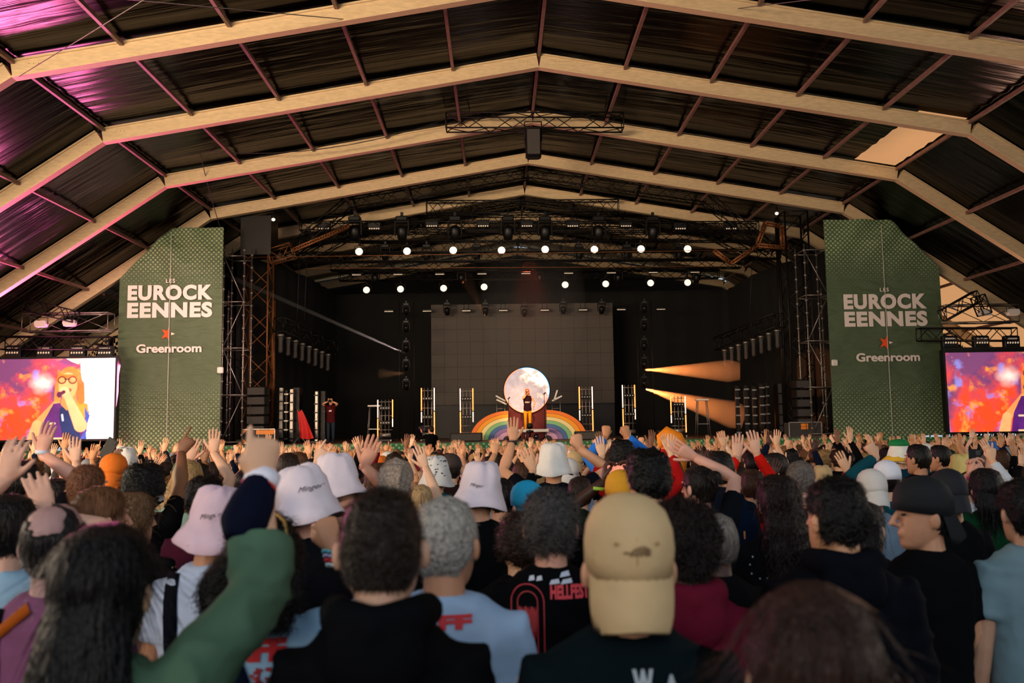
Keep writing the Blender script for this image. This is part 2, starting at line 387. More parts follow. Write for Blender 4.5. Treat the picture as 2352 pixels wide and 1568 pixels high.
def tower(pts, Y, mirror, label, m):
    # pts: bottom-left, bottom-right, top-right, top-left(cut), low-left in pixels
    P = [at(px, py, Y) for px, py in pts]
    zb = ZS-.05; xl = min(p.x for p in P); xr = max(p.x for p in P); zt = max(p.z for p in P)
    root = empty('banner', ((xl+xr)/2, Y, zb), label=label, cat='banner'); W = xr-xl; H = zt-zb
    cutx = abs(P[3].x-(P[4].x)); cutz = zt-P[4].z
    def top(u):   # u from the inner edge 0 to outer edge 1
        x = u*W; s = W-cutx
        return H if x <= s else H-cutz*(x-s)/cutx
    nx, nz = 40, 70; vs = []; fs = []
    for i in range(nx+1):
        u = i/nx
        for j in range(nz+1):
            v = j/nz; z = v*top(u); X = (u*W-W/2)*(-1 if mirror else 1)
            yy = .05*math.sin(z*2.2+.6*math.sin(X*2))*math.sin(PI*u)+.10*max(0, (z-H*.72)/(H*.28))*math.sin((z*1.1-(u*W)*1.3)*3)*math.sin(PI*u)
            bot = .06*math.sin(u*9)
            vs.append((X, yy, z+(bot if j == 0 else 0)))
    for i in range(nx):
        for j in range(nz): a = i*(nz+1)+j; fs.append((a, a+nz+1, a+nz+2, a+1))
    cloth = link('banner_cloth', G().add(vs, fs).mesh('banner_cloth'), m, root)
    c = cloth; c['label'] = 'dotted green cloth'
    bz = lambda py: at((pts[0][0]+pts[1][0])/2, py, Y).z-zb
    def word(s, pyb, h, wd, bold, sh=0, name='lettering', x=0, mtl=LET, space=1):
        me = textmesh(s, 1, bold, sh, .01, 4, space)
        co = np.zeros(len(me.vertices)*3); me.vertices.foreach_get('co', co); co = co.reshape(-1, 3)
        mn, mx = co.min(0), co.max(0); co[:, 0] = (co[:, 0]-(mn[0]+mx[0])/2)*wd/(mx[0]-mn[0]); co[:, 2] = (co[:, 2]-mn[2])*h/(mx[2]-mn[2]); co[:, 1] *= 1
        me.vertices.foreach_set('co', co.ravel()); me.update()
        link(name, me, mtl, root, (x, -.075, bz(pyb)))
    pxm = Y*.9955/F
    y0 = 0 if not mirror else -20
    word('LES', 670+y0, 9*pxm, 21*pxm, .015, space=1.2)
    word('EUROCK', 710+y0, 36*pxm, 195*pxm, .05, space=1.12)
    word('EENNES', 750+y0, 36*pxm, 195*pxm, .05, space=1.12)
    word('Greenroom', 830+y0, 20*pxm, 149*pxm, .03)
    # half star and small arrow
    g = G(); s = 17*pxm; cz = bz(787+y0); star = []
    pl_ = [(0, 1), (0, -.95), (-.32, -.42), (-1.0, -.62), (-.62, 0), (-1.0, .62), (-.30, .40)]
    n = len(pl_); 
    vs = [(x*s, -.085, cz+z*s) for x, z in pl_]+[(x*s, -.075, cz+z*s) for x, z in pl_]
    vs.append((-.05*s, -.085, cz)); fs = [(2*n, (i+1) % n, i) for i in range(n)]+[(i, (i+1) % n, n+(i+1) % n, n+i) for i in range(n)]
    link('star_emblem', G().add(vs, fs).mesh('star_emblem', False), ORG, root)
    link('small_arrow', G().add([(.25*s, -.08, cz+.2*s), (.25*s, -.08, cz-.2*s), (.8*s, -.08, cz)], [(0, 1, 2)]).mesh('small_arrow', False), LET, root)
    link('hanging_line', G().tube([(0, -.11, 0), (0, -.11, H-.3)], [.012, .012], 5).mesh('hanging_line'), MM['white'], root)
    # scaffold behind: poles, ledgers, diagonals
    return root, W, H
TL, WL, HL = tower([(270, 1010), (505, 1010), (508, 523), (392, 523), (275, 640)], 35.2, True, 'olive lit dotted banner tower beside the screen with the white-lit singer', HTL)
TR, WR, HR = tower([(1915, 1000), (2160, 1000), (2150, 503), (2030, 503), (2143, 615)], 35.2, False, 'dark green dotted banner tower beside the darker partly cropped screen', HTR)
pole_cache = {}
def stick(name, a, b, r, m, par, coup=0):
    a, b = Vector(a), Vector(b); g = G().bar(a, b, r, 8)
    if coup:
        n = max(2, int((b-a).length/coup)); d = (b-a).normalized()
        for i in range(n+1): p = a.lerp(b, (i+.5)/(n+1)); g.tube([p-d*.05, p+d*.05], [r*2.1, r*2.1], 8, round_ends=False)
    return link(name, g.mesh(name), m, par)
def scaffold(x0, x1, Y, z0, z1, label, dep=1.1, lift=1.9, m=None, z1b=None):
    m = m or MM['steel']; r = empty('scaffold_tower', ((x0+x1)/2, Y, z0), label=label, cat='scaffold'); h = z1-z0; W = (x1-x0)/2
    for sx in (-1, 1):
        for dy in (0, dep):
            hh = h if (sx < 0 or z1b is None) else z1b-z0
            stick('standard_pole', (sx*W, dy, 0), (sx*W, dy, hh), .028, m, r, .55)
    n = int(h/lift)
    for i in range(n+1):
        z = .25+i*lift
        for dy in (0, dep): stick('ledger', (-W, dy, z), (W, dy, z), .022, m, r)
        for sx in (-1, 1): stick('transom', (sx*W, 0, z), (sx*W, dep, z), .022, m, r)
        if i < n: s = 1 if i % 2 else -1; stick('diagonal_brace', (-s*W, 0, z), (s*W, 0, z+lift), .02, m, r)
    return r
# scaffolds behind/beside the banners
lx0 = at(272, 900, 35.4).x; lx1 = at(507, 900, 35.4).x; lx2 = at(556, 900, 35.4).x
gzs = gz(36)
scaffold(lx1+.02, lx2, 35.45, gzs, at(530, 560, 35.5).z, 'galvanised scaffold bay between olive banner and black truss tower')
scaffold(lx0-.06, lx1-.12, 35.5, gzs, at(300, 660, 35.5).z, 'galvanised scaffold frame standing behind the olive banner')
rx0 = at(1863, 900, 35.4).x; rx1 = at(1915, 900, 35.4).x; rx2 = at(2160, 900, 35.4).x
scaffold(rx0, rx1-.02, 35.45, gzs, at(1880, 560, 35.5).z, 'galvanised scaffold bay between dark green banner and speaker stack')
scaffold(rx1+.12, rx2+.06, 35.5, gzs, at(2100, 650, 35.5).z, 'galvanised scaffold frame standing behind the dark green banner')
for px, nm in ((506, 'beside olive banner'), (1917, 'beside dark green banner')):
    p = at(px, 850 if px < 1000 else 833, 35.1)
    tag(link('junction_box', G().box((0, 0, 0), (.24, .14, .26), bevel=.03).mesh('junction_box', False), MM['white'], None, p), 'small white weatherproof box clamped to pole '+nm, 'box')
# skirt banner along the stage front
def cloth_strip(name, x0, x1, y, z0, z1, m, label, cat, amp=.05):
    n = 160; vs = []; fs = []
    for i in range(n+1):
        x = x0+(x1-x0)*i/n
        for j in range(5):
            v = j/4; vs.append((x-(x0+x1)/2, amp*math.sin(x*3.1+v*2)*(1-v)+.03*math.sin(x*9+v*5), (z1-z0)*v))
    for i in range(n):
        for j in range(4): a = i*5+j; fs.append((a, a+5, a+6, a+1))
    return tag(link(name, G().add(vs, fs).mesh(name), m, None, ((x0+x1)/2, y, z0)), label, cat)
cloth_strip('skirt_banner', SX0-.3, SX1+.2, 35.35, gz(35)+.05, ZS-.02, HTS, 'long green dotted cloth skirt hung along the stage front', 'banner')
cloth_strip('barrier_banner', -24, SX0-.1, 34.6, gz(35)+.05, ZS-.1, HTS, 'dotted cloth skirt below the screen with the white-lit singer', 'banner')
cloth_strip('barrier_banner', SX1+.0, 25, 34.6, gz(35)+.05, ZS-.05, HTS, 'dotted cloth skirt below the cropped darker screen', 'banner')
# ================================================================== video screens
def fbm(x, y, sc, seed=0, oct=4):
    out = np.zeros_like(x); amp = 1; tot = 0
    r = np.random.RandomState(seed)
    for o in range(oct):
        n = 64; t = r.rand(n, n); fx, fy = x*sc*2**o, y*sc*2**o; ix, iy = np.floor(fx).astype(int), np.floor(fy).astype(int); u, v = fx-ix, fy-iy
        u = u*u*(3-2*u); v = v*v*(3-2*v)
        q = lambda a, b: t[a % n, b % n]
        out += amp*((q(ix, iy)*(1-u)+q(ix+1, iy)*u)*(1-v)+(q(ix, iy+1)*(1-u)+q(ix+1, iy+1)*u)*v); tot += amp; amp *= .55
    return out/tot
def paint_screen(W, H):
    # coordinates in picture pixels of the photographed screen: 313 x 183
    X, Y = np.meshgrid((np.arange(W)+.5)/W*313, (np.arange(H)+.5)/H*183); Y = 183-Y   # Y down from top
    n1 = fbm(X/100, Y/100, 2.2, 1); n2 = fbm(X/100, Y/100, 5, 2); n3 = fbm(X/100+5, Y/100, 3, 3)
    def C(h): return np.array(lin(h))
    t = np.clip((n1-.30)*2.4+(Y/183-.5)*.8, 0, 1)[..., None]
    img = C('#74406e')*(1-t)+C('#ff4a22')*t
    t2 = np.clip((n2-.55)*4, 0, 1)[..., None]; img = img*(1-t2)+C('#ff9a40')*t2
    t3 = np.clip((n3-.66)*5, 0, .8)[..., None]; img = img*(1-t3)+C('#8a90e8')*t3
    t4 = np.clip(1.15-np.hypot((X-150-20*(n2-.5))/30, (Y-52-30*(n1-.5))/24), 0, 1)[..., None]**1.2; img = img*(1-t4)+C('#ffe6da')*t4
    def soft(d, k=2.5): return np.clip(.5-d/k, 0, 1)[..., None]
    def put(m, c, v=0):
        nonlocal img; img = img*(1-m)+C(c)*m*(1+v*(n2[..., None]-.5))
    def poly(pts):
        ins = np.zeros(X.shape, bool); n = len(pts)
        for i in range(n):
            (xa, ya), (xb, yb) = pts[i], pts[(i+1) % n]
            c = ((ya > Y) != (yb > Y)) & (X < (xb-xa)*(Y-ya)/(yb-ya+1e-9)+xa); ins ^= c
        return ins.astype(float)[..., None]
    def ell(cx, cy, a, b): return soft((np.hypot((X-cx)/a, (Y-cy)/b)-1)*min(a, b))
    def cap(x0, y0, x1, y1, ra, rb):
        dx, dy = x1-x0, y1-y0; tt = np.clip(((X-x0)*dx+(Y-y0)*dy)/(dx*dx+dy*dy), 0, 1)
        return soft(np.hypot(X-x0-tt*dx, Y-y0-tt*dy)-(ra+(rb-ra)*tt))
    put(poly([(238-6, 0), (313, 0), (313, 183), (252, 183), (246, 120), (236, 40)]), '#eef2ff')
    put(poly([(200, 0), (236, 0), (230, 14), (214, 8)]), '#ffd9b0')
    # person: arms, body
    put(cap(182, 104, 140, 150, 9, 10), '#ff9a55', .4); put(cap(140, 150, 132, 183, 11, 13), '#ffb070', .4)
    put(poly([(176, 102), (232, 98), (256, 120), (250, 183), (148, 183), (156, 140)]), '#57206f', .8)
    put(poly([(190, 112), (222, 104), (230, 130), (240, 183), (200, 183), (190, 140)]), '#12285c', .8)
    put(poly([(226, 96), (252, 104), (256, 128), (240, 142), (228, 128)]), '#f08a30', 1)
    put(poly([(246, 110), (258, 130), (250, 160), (238, 183), (252, 183)]), '#3d55b8', .5)
    # hair and head
    put(ell(210, 55, 29, 36), '#ff7a30', 1); put(cap(186, 60, 184, 92, 8, 7), '#ff8a3a', .8); put(cap(234, 60, 238, 96, 10, 8), '#ff7030', .8)
    put(poly([(196, 80), (226, 80), (230, 108), (206, 118), (192, 104)]), '#ff8a4a')
    put(ell(207, 62, 21, 30), '#ffae70', .3); put(poly([(184, 36), (232, 36), (226, 44), (188, 46)]), '#ff7a2a')
    for cx in (193, 217):
        put(ell(cx, 49, 10, 9), '#3a0a18'); put(ell(cx, 49, 7, 6), '#ffa060')
    put(cap(200, 47, 208, 47, 1.5, 1.5), '#3a0a18'); put(ell(210, 72, 5, 4), '#a02010')
    # singing arm, hand and microphone
    put(cap(238, 152, 206, 84, 15, 8), '#ffb880', .3); put(ell(199, 74, 12, 10), '#ffc08a', .3)
    put(ell(188, 82, 6, 7), '#4a1050'); put(cap(188, 82, 198, 76, 4, 4), '#5a1840')
    put(cap(196, 128, 198, 140, 2, 2), '#d8e0f0'); put(cap(168, 147, 180, 147, 1.8, 1.8), '#ffd8b0'); put(cap(166, 181, 200, 181, 2, 2), '#ffcf9a')
    rows = (.93+.07*np.sin(Y*2.2))[..., None]
    return np.clip(img*rows, 0, 1)
def screen(px0, py0, px1, py1, Y, label, back=False):
    a = at(px0, py0, Y); b = at(px1, py1, Y); Wd = abs(b.x-a.x); Hd = a.z-b.z
    r = empty('video_screen', ((a.x+b.x)/2, Y, b.z), label=label, cat='video screen')
    nx, ny = 313, 183
    gx, gy = np.meshgrid(np.arange(nx+1)/nx*Wd-Wd/2, np.arange(ny+1)/ny*Hd)
    me = bpy.data.meshes.get('screen_display')
    if not me:
        v = np.stack([gx.ravel(), np.zeros(gx.size), gy.ravel()], 1); i, j = np.meshgrid(np.arange(nx), np.arange(ny)); k = (j*(nx+1)+i).ravel()
        q = np.stack([k, k+1, k+nx+2, k+nx+1], 1)
        me = bpy.data.meshes.new('screen_display'); me.vertices.add(len(v)); me.vertices.foreach_set('co', v.ravel()); me.loops.add(q.size); me.loops.foreach_set('vertex_index', q.ravel())
        me.polygons.add(len(q)); me.polygons.foreach_set('loop_start', np.arange(len(q))*4); me.polygons.foreach_set('loop_total', np.full(len(q), 4)); me.update()
        im = paint_screen(nx, ny); ca = me.color_attributes.new('col', 'FLOAT_COLOR', 'CORNER'); c = np.ones((len(q), 4, 4)); c[:, :, :3] = im.reshape(-1, 1, 3); ca.data.foreach_set('color', c.ravel())
        me.materials.append(mat('screen_picture', attr='col', emit=1.0, rough=.4))
    link('display', me, None, r, (0, -.06, 0))
    t = .08
    fr = G().box((0, 0, -t/2), (Wd+2*t, .16, t)).box((0, 0, Hd+t/2), (Wd+2*t, .16, t)).box((-Wd/2-t/2, 0, Hd/2), (t, .16, Hd)).box((Wd/2+t/2, 0, Hd/2), (t, .16, Hd))
    link('screen_frame', fr.mesh('screen_frame', False), MM['black'], r)
    link('rear_casing', G().box((0, .2, Hd/2), (Wd, .35, Hd)).mesh('rear_casing', False), MM['black'], r)
    for s in (-.4, 0, .4): link('support_post', G().box((s*Wd, .6, (-b.z+gz(Y))/2+Hd/2), (.1, .1, b.z-gz(Y)+Hd)).mesh('support_post', False), MM['black'], r)
    return r, a, b
sL, aL, bL = screen(-50, 826, 262, 1007, 34.0, 'glowing video screen whose white-lit edge meets the olive banner tower')
sR, aR, bR = screen(2168, 803, 2480, 988, 34.0, 'glowing video screen beside the dark green banner, orange nebula in view')

# ================================================================== trusses
def truss(name, a, b, wd, ht, label, m, par=None, step=None, sep=False, cat='truss', r=.028):
    """box truss from a to b: four chords as parts and zigzag bracing"""
    a, b = Vector(a), Vector(b); d = b-a; L = d.length; t = d.normalized()
    root = par or empty(name, a, label=label, cat=cat); off = Vector(root.location) if par is None else Vector(root.location)
    up = Vector((0, 0, 1)) if abs(t.z) < .8 else Vector((0, 1, 0))
    s = t.cross(up).normalized(); u = s.cross(t)
    cs = [(s*i*wd/2+u*j*ht/2) for i, j in ((-1, -1), (1, -1), (1, 1), (-1, 1))]; a0 = a-off
    for c in cs: link('chord', G().bar(a0+c, a0+c+d, r, 6).mesh('chord'), m, root)
    n = max(2, round(L/(step or max(wd, ht)))); g = G()
    for k in range(4):
        c0, c1 = cs[k], cs[(k+1) % 4]
        for i in range(n):
            p, q = a0+d*(i/n), a0+d*((i+1)/n)
            f, h = (c0, c1) if i % 2 else (c1, c0)
            gg = g if not sep else G()
            gg.bar(p+f, q+h, r*.62, 5)
            if sep: link('brace', gg.mesh('brace'), m, root)
        for i in (0, n): g.bar(a0+d*(i/n)+c0, a0+d*(i/n)+c1, r*.7, 5)
    o = link('lattice_bracing', g.mesh('lattice_bracing'), m, root); o['kind'] = 'stuff'
    return root
# ceiling truss near the ridge
Yt = 30
truss('ceiling_truss', at(1025, 281, Yt), at(1430, 281, Yt), .5, .55, 'short black box truss hung under the tent ridge', MM['truss'], step=.75, sep=True)
for hx, py in ((1053, 200), (1078, 200), (1390, 203), (1402, 203)):
    p = at(hx, py, 31); q = at(hx, 263, 30); r = empty('chain_hoist', p, label=['first','second','third','fourth'][[1053,1078,1390,1402].index(hx)]+' chain hoist above the ridge truss, counted from the olive banner side', cat='hoist')
    link('chain', G().bar((0, 0, .15), q-p, .018, 5).mesh('chain'), MM['truss'], r); link('motor_body', G().box((q-p)*.55, (.12, .14, .3), bevel=.02).mesh('motor_body', False), MM['black'], r)
    link('beam_clamp', G().box((0, 0, .12), (.2, .2, .12)).mesh('beam_clamp', False), MM['steel'], r)
p = at(1225, 330, 30); r = empty('hanging_loudspeaker', p, label='black loudspeaker hanging below the ridge truss', cat='loudspeaker')
link('cabinet', G().box((0, 0, 0), (.55, .5, 1.05), bevel=.06).mesh('cabinet', False), MM['black'], r); link('grille', G().box((0, -.27, 0), (.45, .03, .9), bevel=.01).mesh('grille', False), MM['grey'], r)
link('yoke', G().bar((-.3, 0, .1), (-.3, 0, .8), .02).bar((.3, 0, .1), (.3, 0, .8), .02).bar((-.3, 0, .8), (.3, 0, .8), .02).mesh('yoke'), MM['truss'], r)
# roof of the stage: gable arch trusses, towers and cross trusses
Y1 = 38.5; ords_ = ['first', 'second', 'third']
def px(a, b, Y): return at(a, b, Y)
ga = empty('gable_truss', px(640, 590, Y1), label='dark gabled arch truss over the front of the stage', cat='truss')
pts = [(655, 588), (800, 468), (1212, 398), (1620, 455), (1770, 575)]
for a_, b_ in zip(pts[:-1], pts[1:]): truss('t', px(*a_, Y1), px(*b_, Y1), .5, .5, '', MM['truss'], par=ga, step=.6)
gb = empty('gable_truss', px(700, 560, 43), label='inner gabled truss deeper inside the stage roof', cat='truss')
for a_, b_ in zip([(690, 600), (860, 505), (1205, 455), (1560, 498), (1740, 590)][:-1], [(860, 505), (1205, 455), (1560, 498), (1740, 590)]): truss('t', px(*a_, 43), px(*b_, 43), .5, .5, '', MM['truss'], par=gb, step=.7)
gc = empty('gable_truss', px(620, 590, 37.2), label='orange-lit slanting truss corner above the olive banner tower', cat='truss')
truss('t', px(622, 590, 37.2), px(672, 575, 37.2), .5, .6, '', MM['warm_lit'], par=gc); truss('t', px(672, 575, 37.2), px(800, 520, 38), .12, .12, '', MM['warm_lit'], par=gc, r=.04)
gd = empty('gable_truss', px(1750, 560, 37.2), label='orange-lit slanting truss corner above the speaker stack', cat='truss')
for a_, b_ in (((1740, 563), (1758, 512)), ((1758, 512), (1795, 520)), ((1795, 520), (1798, 566)), ((1740, 563), (1810, 570)), ((1640, 575), (1680, 605)), ((1680, 605), (1740, 563))): truss('t', px(*a_, 37.2), px(*b_, 37.2), .12, .12, '', MM['warm_lit'], par=gd, r=.035)
cross = [(690, 1740, 520, 521, 39.0, 'first lamp truss from the crowd'), (700, 1730, 545, 545, 41.0, 'second lamp truss from the crowd'), (650, 1790, 592, 584, 38.2, 'lowest wide cross truss over the stage'),
         (760, 1700, 612, 606, 42, 'third lamp truss from the crowd'), (780, 1650, 636, 630, 44.5, 'rear lamp truss above the LED wall')]
for i, (xa, xb, ya, yb, Y, lb) in enumerate(cross):
    truss('lighting_truss', px(xa, ya, Y), px(xb, yb, Y), .4, .4, 'long black '+lb, MM['truss'], step=.55)
for Y_, ya in ((37.6, 588), (37.9, 576), (40, 626)):
    pass
for (xa, ya, xb, yb, Y, nm) in ((515, 592, 1700, 574, 37.0, 'thin steel cable strung across under the upper round lamps'), (700, 616, 1690, 612, 39, 'thin steel cable strung across above the lower round lamps')):
    a_, b_ = px(xa, ya, Y), px(xb, yb, Y); tag(link('steel_cable', G().tube([a_, a_.lerp(b_, .5), b_], [.012]*3, 5).mesh('steel_cable'), MM['warm_lit']), nm, 'cable')
tower_lbl = 'tall black lattice tower of the stage roof '
for (xa, yt, nm) in ((590, 505, 'next to the olive banner'), (1843, 490, 'next to the dark green banner')):
    a_ = px(xa, 1000, 37.5); a_.z = ZS; b_ = px(xa, yt, 37.5); b_.x = a_.x
    rt = truss('roof_tower', a_, b_, 1.0, .9, tower_lbl+nm, MM['warm_lit'] if xa < 1000 else MM['truss'], step=1.0, r=.04)
    link('tower_head', G().box((0, 0, b_.z-a_.z-.8), (1.3, 1.2, 1.7)).mesh('tower_head', False), MM['black'], rt) if xa < 1000 else None
    link('tower_base', G().box((0, 0, .1), (1.4, 1.3, .2)).mesh('tower_base', False), MM['black'], rt)
p0 = px(628, 690, 38.4); p1 = px(628, 985, 38.4)
tag(link('mast_pole', G().bar((p0.x, p0.y, ZS), p0, .11, 8).mesh('mast_pole'), MM['warm_lit']), 'brown vertical mast just inside the lattice tower', 'pole')
p0 = px(1783, 500, 38.4); tag(link('mast_pole', G().bar((p0.x, p0.y, ZS), p0, .09, 8).mesh('mast_pole'), MM['truss']), 'dark vertical mast inboard of the speaker stack', 'pole')
# long chains/cables from roof
for i, xx in enumerate((688, 705, 1728)):
    a_ = px(xx, 590, 38.4); b_ = px(xx-6, 735, 38.4)
    tag(link('hoist_chain', G().bar(a_, b_, .015, 5).mesh('hoist_chain'), MM['cable']), ['first','second','third'][i]+' thin chain over a side lamp truss, from the olive banner', 'chain')
for i, (xa, xb, ya, yb, Y) in enumerate([(980, 1420, 478, 475, 40.2), (900, 1500, 512, 508, 42.4), (830, 1580, 570, 564, 44.6)]):
    truss('lighting_truss', px(xa, ya, Y), px(xb, yb, Y), .45, .6, 'high black cross truss, %s from the top of the stage roof' % ords_[i], MM['black'], step=.5)
# ---- lamps
def round_lamp(pxx, pyy, Y, label, glow=True):
    p = px(pxx, pyy, Y); r = empty('round_lamp', p, label=label, cat='stage lamp', group='round white stage lamps'); r.scale = (.82,)*3
    key = 'round_lamp_parts'
    if key not in pole_cache:
        body = G().loft([[Vector((rr*math.cos(q), yy, rr*math.sin(q))) for q in [2*PI*k/20 for k in range(20)]] for rr, yy in ((.12, .3), (.2, .22), (.23, .02), (.235, -.05), (.21, -.05), (.205, -.02))]).mesh('lamp_housing')
        yoke = G().tube([(-.27, .05, 0), (-.27, .05, .3), (0, .05, .36), (.27, .05, .3), (.27, .05, 0)], [.02]*5, 6).box((0, .05, .45), (.1, .1, .2)).mesh('yoke')
        lens = G(); lens.loft([[Vector((.2*math.cos(q), -.03, .2*math.sin(q))) for q in [2*PI*k/20 for k in range(20)]], [Vector((.2*math.cos(q), -.045, .2*math.sin(q))) for q in [2*PI*k/20 for k in range(20)]]])
        cells = G()
        for rr, n in ((0, 1), (.065, 6), (.13, 12), (.178, 18)):
            for k in range(n):
                q = 2*PI*k/max(n, 1)+.1; cells.ell((rr*math.cos(q), -.055, rr*math.sin(q)), (.026, .012, .026), 7, 4)
        pole_cache[key] = (body, yoke, lens.mesh('lens_plate'), cells.mesh('led_cells'))
    b, y, l, c = pole_cache[key]
    link('lamp_housing', b, MM['black'], r); link('yoke', y, MM['truss'], r); link('lens_plate', l, MM['glow_dim'], r); o = link('led_cells', c, MM['glow'], r); o['kind'] = 'stuff'
ords = ['first', 'second', 'third', 'fourth', 'fifth', 'sixth', 'seventh', 'eighth', 'ninth', 'tenth', 'eleventh', 'twelfth']
for i, (x_, y_) in enumerate([(825, 578), (935, 577), (1041, 575), (1152, 575), (1252, 573), (1365, 573), (1472, 572), (1579, 572)]):
    round_lamp(x_, y_, 38.0, ords[i]+' lit round lamp of the upper row, counted from the olive banner')
for i, (x_, y_) in enumerate([(842, 666), (920, 664), (1019, 662), (1112, 659), (1298, 654), (1391, 652), (1494, 650), (1579, 649)]):
    round_lamp(x_, y_, 43.0, ords[i]+' lit round lamp of the lower row, counted from the olive banner')
GL = mat('dark_lens', '#20302c', .15, spec=.8)
def lampset(rows):
    for (xs, y_, Y, s, tag_) in rows:
        for i, x_ in enumerate(xs):
            mh(x_, y_, Y, '%s unlit moving-head lamp on the %s' % (ords[i], tag_), s)
def mh(pxx, pyy, Y, label, s=1, tilt=.5, lens=None, group='moving-head lamps'):
    p = px(pxx, pyy, Y); r = empty('moving_head_lamp', p, label=label, cat='stage lamp', group=group); r.scale = (s, s, s)
    k = 'mhl' if lens is None else 'mho'
    if k not in pole_cache:
        pole_cache[k] = (G().box((0, 0, .42), (.36, .3, .16), bevel=.03).box((0, 0, .56), (.08, .08, .14)).mesh('lamp_base', False),
            G().box((-.2, 0, .15), (.05, .16, .45), bevel=.015).box((.2, 0, .15), (.05, .16, .45), bevel=.015).box((0, 0, .34), (.4, .16, .06), bevel=.015).mesh('yoke', False),
            G().loft([[Vector((rr*math.cos(q), rr*math.sin(q), zz)) for q in [2*PI*k/14 for k in range(14)]] for rr, zz in ((.08, .2), (.15, .15), (.155, -.05), (.13, -.22), (.12, -.22), (.11, -.19))]).mesh('lamp_head'),
            G().loft([[Vector((.11*math.cos(q), .11*math.sin(q), zz)) for q in [2*PI*k/14 for k in range(14)]] for zz in (-.19, -.205)]).mesh('lens'))
    b, y, h, l = pole_cache[k]
    link('lamp_base', b, MM['black'], r); link('yoke', y, MM['truss'], r); hh = link('lamp_head', h, MM['black'], r, (0, 0, .02), (tilt, 0, 0)); link('lens', l, lens or GL, hh)
    return r
lampset([([815, 923, 1045, 1167, 1252, 1375, 1500], 535, 38.6, 1.5, 'first lamp truss'), ([885, 980, 1095, 1330, 1440, 1560], 588, 40.6, 1.1, 'second lamp truss'),
         ([862, 1060, 1240, 1420, 1600], 640, 43.4, 1.0, 'third lamp truss')])
OL = mat('orange_lens', (1, .45, .15), emit=4, ecol=(1, .4, .12))
for i, (x_, y_) in enumerate([(1027, 715), (1115, 715), (1205, 718), (1294, 712), (1382, 712)]):
    mh(x_, y_, 45, ords[i]+' dangling moving-head lamp in front of the LED wall top edge', .95, .7, OL)
def strip(pxx, pyy, Y, label, w=.85, m='glow_dim'):
    p = px(pxx, pyy, Y); r = empty('strobe_bar', p, label=label, cat='stage lamp', group='narrow strobe bars')
    if 'sb' not in pole_cache: pole_cache['sb'] = (G().box((0, .05, 0), (.5, .12, .16), bevel=.02).mesh('bar_housing', False), G().box((0, -.02, -.03), (.44, .02, .03)).mesh('strobe_strip', False), G().bar((-.12, .05, .08), (-.12, .05, .35), .015).bar((.12, .05, .08), (.12, .05, .35), .015).mesh('bracket'))
    a_, b_, c_ = pole_cache['sb']; link('bar_housing', a_, MM['black'], r); link('strobe_strip', b_, MM[m], r); link('bracket', c_, MM['truss'], r)
for i, x_ in enumerate((819, 914, 1010, 1107, 1208, 1306, 1404, 1500, 1596)): strip(x_, 630-(x_-819)*.008, 43, ords[i]+' narrow strobe bar of the upper row, counted from the olive banner')
for i, x_ in enumerate((893, 981, 1071, 1156, 1251, 1339, 1427, 1518)): strip(x_, 714-(x_-893)*.008, 45.2, ords[i]+' narrow strobe bar of the lower row, counted from the olive banner')
def fourbar(pxx, pyy, Y, label):
    p = px(pxx, pyy, Y); r = empty('blinder_lamp', p, label=label, cat='stage lamp', group='blinder bars with a row of small white lamps')
    if 'fb' not in pole_cache:
        g = G()
        for k in range(5): g.ell((-.2+.1*k, -.1, -.12), (.035, .03, .035), 8, 5)
        pole_cache['fb'] = (G().box((0, 0, 0), (.6, .2, .36), bevel=.03).mesh('bar_housing', False), g.mesh('small_bulbs'))
    link('bar_housing', pole_cache['fb'][0], MM['black'], r); o = link('small_bulbs', pole_cache['fb'][1], MM['glow_dim'], r); o['kind'] = 'stuff'
for i, x_ in enumerate((745, 860, 992, 1110, 1210, 1315, 1437, 1562, 1678)): fourbar(x_, 520-(6 if 900 < x_ < 1500 else 0), 38.9, ords[i]+' blinder with small bulbs on the first lamp truss')
# work lamps on the two towers' top
for x_, y_, n_ in ((628, 504, 'by the lattice tower near the olive banner'), (1784, 490, 'by the mast near the speaker stack')):
    p = px(x_, y_, 37); r = empty('work_lamp', p, label='small lit hanging bulb lamp '+n_, cat='lamp'); link('bulb', G().ell((0, 0, 0), (.08, .08, .07)).mesh('bulb'), MM['glow'], r); link('lamp_cap', G().tube([(0, 0, .06), (0, 0, .3)], [.06, .03], 8).mesh('lamp_cap'), MM['black'], r)
# side lamp trusses with a row of hanging lamps
for side, (xa, ya, xb, yb), n_ in ((0, (640, 745, 765, 800), 'near the olive banner side'), (1, (1790, 735, 1650, 790), 'near the speaker stack side')):
    A, B = px(xa, ya, 37.6), px(xb, yb, 42.5)
    truss('side_truss', A, B, .5, .6, 'short dark truss with hanging lamps, '+n_, MM['truss'], step=.6)
    for i in range(8):
        p = A.lerp(B, (i+.3)/8.2); r = empty('profile_lamp', p-Vector((0, 0, .5)), label='%s profile lamp hanging in the row %s' % (ords[i], n_), cat='stage lamp', group='profile lamps on side trusses')
        if 'pl' not in pole_cache: pole_cache['pl'] = (G().tube([(0, 0, 0), (0, 0, -.25), (0, 0, -.62)], [.11, .09, .1], 10).mesh('lamp_barrel'), G().ell((0, -.02, .07), (.16, .14, .08), 10, 6).mesh('lamp_cap'), G().tube([(-.14, 0, -.1), (-.14, 0, .2), (.14, 0, .2), (.14, 0, -.1)], [.015]*4, 5).mesh('yoke'))
        a_, b_, c_ = pole_cache['pl']; link('lamp_barrel', a_, MM['grey'], r); link('lamp_cap', b_, MM['steel'], r); link('yoke', c_, MM['truss'], r)
